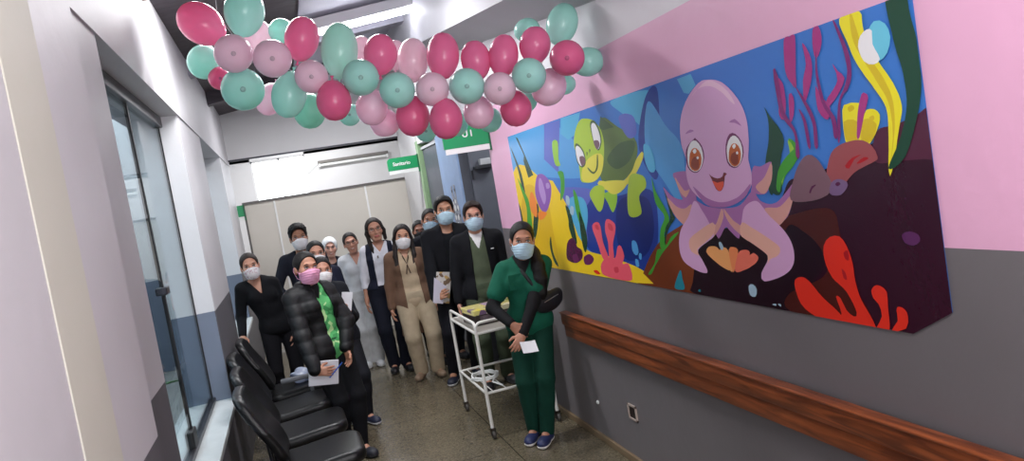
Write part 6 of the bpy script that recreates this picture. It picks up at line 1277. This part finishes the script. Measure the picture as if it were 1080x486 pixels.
# tall man in black
person('tall man with short black hair, blue mask and closed black jacket holding a magazine', (1.42, 6.82), (1.452, 6.83, 1.615), 1.73, yaw=-.12, hyaw=-.12, hroll=.03, sk=(192, 140, 112), male=True, w=1.02,
    feet=((-.14, .02), (.10, .10)), toe=(-.45, .2), hl=(1.195, 6.66, .835), hand_l=dict(d=(.35, -.45, .25), n=(.7, .5, 0), t=(.1, -.5, .9), curl=.7), hr=(1.67, 6.62, .885), hand_r=dict(curl=.5),
    hair='short', haircol=(22, 18, 18), mask=BLUE_MASK, top=dict(c=(22, 24, 32), o=.012), jacket=dict(c=(20, 22, 30), o=.024, open=(.05, .010), hem=.80), pants=(20, 22, 32), pl=.014, shoes=(32, 36, 54), sole=(214, 214, 216))
# woman in blue mask behind the tall man
person('woman with hair tied back and blue mask, peeking behind the tall man in black', (1.47, 7.76), (1.476, 7.75, 1.512), 1.63, yaw=-.1, hyaw=-.1, hroll=.12, sk=(188, 136, 108), hair='bun', haircol=(36, 28, 26), mask=BLUE_MASK, top=dict(c=(30, 32, 44), o=.014), pants=(30, 32, 40))
# person with black mask
person('person in black face mask and dark jacket, half hidden left of the tall man', (1.42, 8.26), (1.438, 8.25, 1.40), 1.53, yaw=-.1, hyaw=-.15, sk=(160, 106, 82), hair='pulled', haircol=(24, 20, 20), mask=(30, 28, 32), top=dict(c=(60, 54, 56), o=.016), pants=(28, 28, 36))
# beige woman
def ex9(i):
    e = i['e']
    p = [i['A'](.985, -.04, .05), i['A'](.86, -.025, .116), i['A'](.74, -.006, .142), i['A'](.86, .02, .116), i['A'](.985, .04, .05)]
    MB().tube([q.tolist() for q in p], .006, n=6).build('neck_tie', cloth((70, 52, 46)), e, True)
    q = i['A'](.72, -.006, .145)
    for sd in (-1, 1): MB().tube([q.tolist(), (q + i['lat'] * sd * .02 + V3(0, 0, -.09)).tolist()], .005, n=6).build('tie_end', cloth((70, 52, 46)), e, True)
person('woman in long brown cardigan, beige blouse and beige trousers with white mask', (1.115, 7.30), (1.092, 7.30, 1.42), 1.545, yaw=-.08, hyaw=-.1, hroll=.06, sk=(204, 150, 122), w=1.12,
    feet=((-.07, -.02), (.09, -.06)), toe=(-.5, .1), hair='long', haircol=(56, 38, 32), mask=WHITE_MASK, top=dict(c=(184, 164, 138), neck='v', vd=.08, o=.014, hem=.70),
    jacket=dict(c=(108, 82, 66), o=.022, open=(.075, .105), hem=.44, name='cardigan', collar=False), pants=(172, 156, 132), pl=.020, pants_wide=.016, shoes=(132, 110, 90), sole=(96, 82, 70), extras=ex9)
# navy vest woman
def ex8(i): badge(i, .74, -.03, .135, (120, 110, 106), 'brooch', .008, .014)
person('woman with glasses in navy vest over white blouse and navy trousers, unmasked', (.905, 7.86), (.902, 7.87, 1.515), 1.635, yaw=-.08, hyaw=-.05, hpitch=-.05, hroll=-.10, sk=(200, 146, 120), w=1.04,
    feet=((-.05, -.02), (.075, -.06)), toe=(-.2, .2), near=True, hair='mid', haircol=(60, 44, 36), glasses=True, smile=False, top=dict(c=(216, 216, 224), neck='v', vd=.09, o=.012, hem=.92),
    jacket=dict(c=(34, 38, 62), o=.020, open=(.085, .070), hem=.90, name='vest', sleeve=False, collar=False), pants=(26, 30, 48), pl=.014, pants_wide=.012, shoes=(26, 24, 28), sole=(30, 28, 30), extras=ex8)
# white uniform woman
person('smiling woman in white uniform with glasses and hair pulled back', (.69, 8.40), (.678, 8.40, 1.40), 1.52, yaw=-.05, hyaw=-.05, hpitch=-.03, hroll=-.16, sk=(208, 152, 128), w=1.06, feet=((-.055, -.02), (.05, -.05)), toe=(-.1, .15),
    near=True, hair='pulled', haircol=(40, 30, 30), glasses=True, smile=True, top=dict(c=(206, 208, 212), neck='v', vd=.13, o=.018, hem=.72), pants=(196, 198, 200), pl=.022, pants_wide=.026, shoes=(228, 228, 230), sole=(222, 222, 222))
# capped older woman
person('smiling older woman wearing a white hair cap and navy top, standing at the back', (.475, 8.78), (.466, 8.75, 1.37), 1.49, yaw=0, hyaw=.0, hroll=.05, sk=(214, 162, 142), w=1.05, feet=((-.07, 0), (.06, -.06)), near=True, hair='cap', haircol=(150, 140, 136), smile=True,
    top=dict(c=(34, 38, 58), o=.016), pants=(30, 34, 52), shoes=(44, 42, 46))
# curly man
person('man with dark curly hair and white mask at the back, dark navy sweater', (.16, 7.92), (.132, 7.92, 1.572), 1.68, yaw=.05, hyaw=.06, hroll=-.04, sk=(176, 124, 98), male=True, w=1.04, feet=((-.10, 0), (.10, 0)), hair='curly', haircol=(30, 25, 26), mask=WHITE_MASK,
    hl=(-.08, 7.70, 1.0), top=dict(c=(32, 36, 50), o=.016), pants=(30, 32, 42))
# dark haired woman in navy
person('woman with dark parted hair, white mask and navy top behind the puffer jacket woman', (.285, 6.98), (.240, 6.98, 1.425), 1.54, yaw=.1, hyaw=.08, hroll=.04, sk=(200, 148, 124), w=1.08, feet=((-.06, .02), (.08, -.10)), toe=(0, .3), hair='pulled', haircol=(30, 25, 26), mask=WHITE_MASK,
    top=dict(c=(34, 40, 66), o=.018), pants=(32, 36, 54), shoes=(30, 30, 34), sole=(90, 90, 92))
# woman with paper behind the puffer woman
def ex6(i): badge(i, .50, .125, .112, (214, 60, 110), 'pink_badge', .012, .026)
person('woman in dark jacket with pink badge, holding folded paper behind the puffer jacket woman', (.30, 6.30), (.240, 6.32, 1.315), 1.46, yaw=.15, hyaw=.12, hroll=.06, sk=(196, 142, 118), w=1.02, feet=((-.02, .02), (.09, -.08)), toe=(.1, .45),
    hl=(.20, 6.06, .86), hr=(.385, 6.12, .955), er=(.25, .6, -.8), hand_r=dict(d=(-.15, -.25, .8), n=(-.8, -.2, 0), t=(-.2, -.8, .3), curl=.7),
    hair='pulled', haircol=(40, 30, 30), mask=WHITE_MASK, top=dict(c=(32, 34, 44), o=.014), jacket=dict(c=(30, 32, 42), o=.024, open=(.04, .02), hem=.66), pants=(28, 30, 40), shoes=(36, 40, 62), sole=(196, 196, 200), extras=ex6)
# puffer jacket woman in front
person('woman in black puffer jacket with pink mask and green leaf shirt holding notes', (.20, 5.50), (.105, 5.52, 1.415), 1.545, pel=(.150, 5.53, .85), yaw=.50, hyaw=.36, hpitch=-.02, hroll=.05, sk=(188, 134, 108), near=True, w=1.02,
    feet=((-.04, .05), (.06, -.05)), toe=(.3, .5), hl=(.035, 5.175, .735), el=(-.75, .75, 0), hand_l=dict(d=(.9, -.06, -.15), n=(.1, .9, -.1), t=(.2, -.2, .9), curl=.30), hr=(.27, 5.42, .80), er=(.9, .4, 0), hand_r=dict(d=(.1, -.15, -.95), curl=.5),
    hair='bun', haircol=(28, 22, 22), mask=(226, 158, 190), top=dict(c=(80, 170, 100), mat=M_leaf, neck='v', vd=.10, o=.016, hem=.68, under=(30, 30, 34)),
    jacket=dict(c=(24, 25, 30), mat=M_puffer, o=.030, open=(.048, .062), off=.03, hem=.70, quilt=.007, cr=.010), pants=(18, 19, 26), pl=.012, shoes=(32, 34, 44))
# woman in black V-neck leaning on the ledge
person('woman in black V-neck sweater and white patterned mask leaning on the window ledge at left', (-.24, 7.25), (-.347, 7.15, 1.415), 1.55, yaw=.10, hyaw=.10, hpitch=.02, hroll=-.10, sk=(206, 152, 126), w=1.02, feet=((-.06, .04), (.10, .08)), toe=(0, .2),
    hl=(-.520, 7.10, .80), el=(-.1, .9, 0), hand_l=dict(d=(-.05, -.85, -.25), n=(0, -.25, -.9), t=(.9, -.1, 0), curl=.35), pel=(-.20, 7.22, .85),
    hair='pulled', haircol=(74, 52, 42), mask=WHITE_MASK, mask_pat=M_dotmask, top=dict(c=(22, 23, 30), neck='v', vd=.14, o=.016), pants=(30, 30, 38))

# ---- things held in hands
def sheet(name, loc, rx, ry, rz, w_, h_, t_, m, label, cat, group=None, curve=0.0):
    mb = MB(); n = 8; vs = []; fs = []
    for k in range(n + 1):
        x = -w_ / 2 + w_ * k / n; z = curve * math.sin(math.pi * k / n)
        vs += [(x, z - t_ / 2, -h_ / 2), (x, z + t_ / 2, -h_ / 2), (x, z + t_ / 2, h_ / 2), (x, z - t_ / 2, h_ / 2)]
    for k in range(n):
        a = k * 4
        for j in range(4): fs.append((a + j, a + (j + 1) % 4, a + 4 + (j + 1) % 4, a + 4 + j))
    fs += [(0, 1, 2, 3), (n * 4 + 3, n * 4 + 2, n * 4 + 1, n * 4)]
    mb.add(vs, fs)
    o = mb.build(name, m, None)
    o.location = loc; o.rotation_euler = (rx, ry, rz)
    return props(o, label, cat, group)
M_paper = mat('white_paper', (228, 228, 234), .7, .08, 30, .03)
M_maga = floral('magazine_print', (214, 208, 204), (120, 96, 76), (206, 170, 110), 26)
e = empty('notebook', (.085, 5.23, .705), 'white notebook of papers in the hand of the woman in the puffer jacket', 'notebook'); e.rotation_euler = (.12, .16, .08)
for k in range(3): MB().box(-.10, .10, -.004 + k * .008, .002 + k * .008, -.085 - k * .004, .085 - k * .002, bev=.0015).build('page_block', M_paper if k != 1 else mat('grey_paper_edge', (176, 176, 186), .7), e)
o = MB().tube([(0, 0, -.065), (0, 0, .055)], .004, n=10).tube([(0, 0, .055), (0, 0, .068)], .0032, n=8).build('pen', mat('blue_pen_plastic', (44, 92, 190), .3), None, True, loc=(.165, 5.175, .715)); o.rotation_euler = (.1, .85, 0)
props(o, 'blue pen held against the white notebook', 'pen')
sheet('folded_paper', (.375, 6.065, 1.055), .1, .22, .1, .085, .15, .004, M_paper, 'folded white paper held up by the woman with the pink badge', 'paper', None, .004)
e = empty('magazine', (1.255, 6.60, .93), 'glossy patterned magazine with white pages in the hand of the tall man in black', 'magazine'); e.rotation_euler = (.1, .22, .05)
MB().box(-.055, .085, .004, .012, -.14, .15, bev=.0015).build('cover', M_maga, e)
MB().prism([(-.07, -.13), (.02, -.14), (.045, .02), (-.075, .10)], 1, -.008, .002).build('white_pages', mat('lilac_white_pages', (214, 210, 226), .6), e)
e = sheet('note_card', (1.345, 4.475, .728), -.75, .10, .05, .105, .085, .003, M_paper, 'small white card held in the hands of the nurse in green', 'card', None, .004)
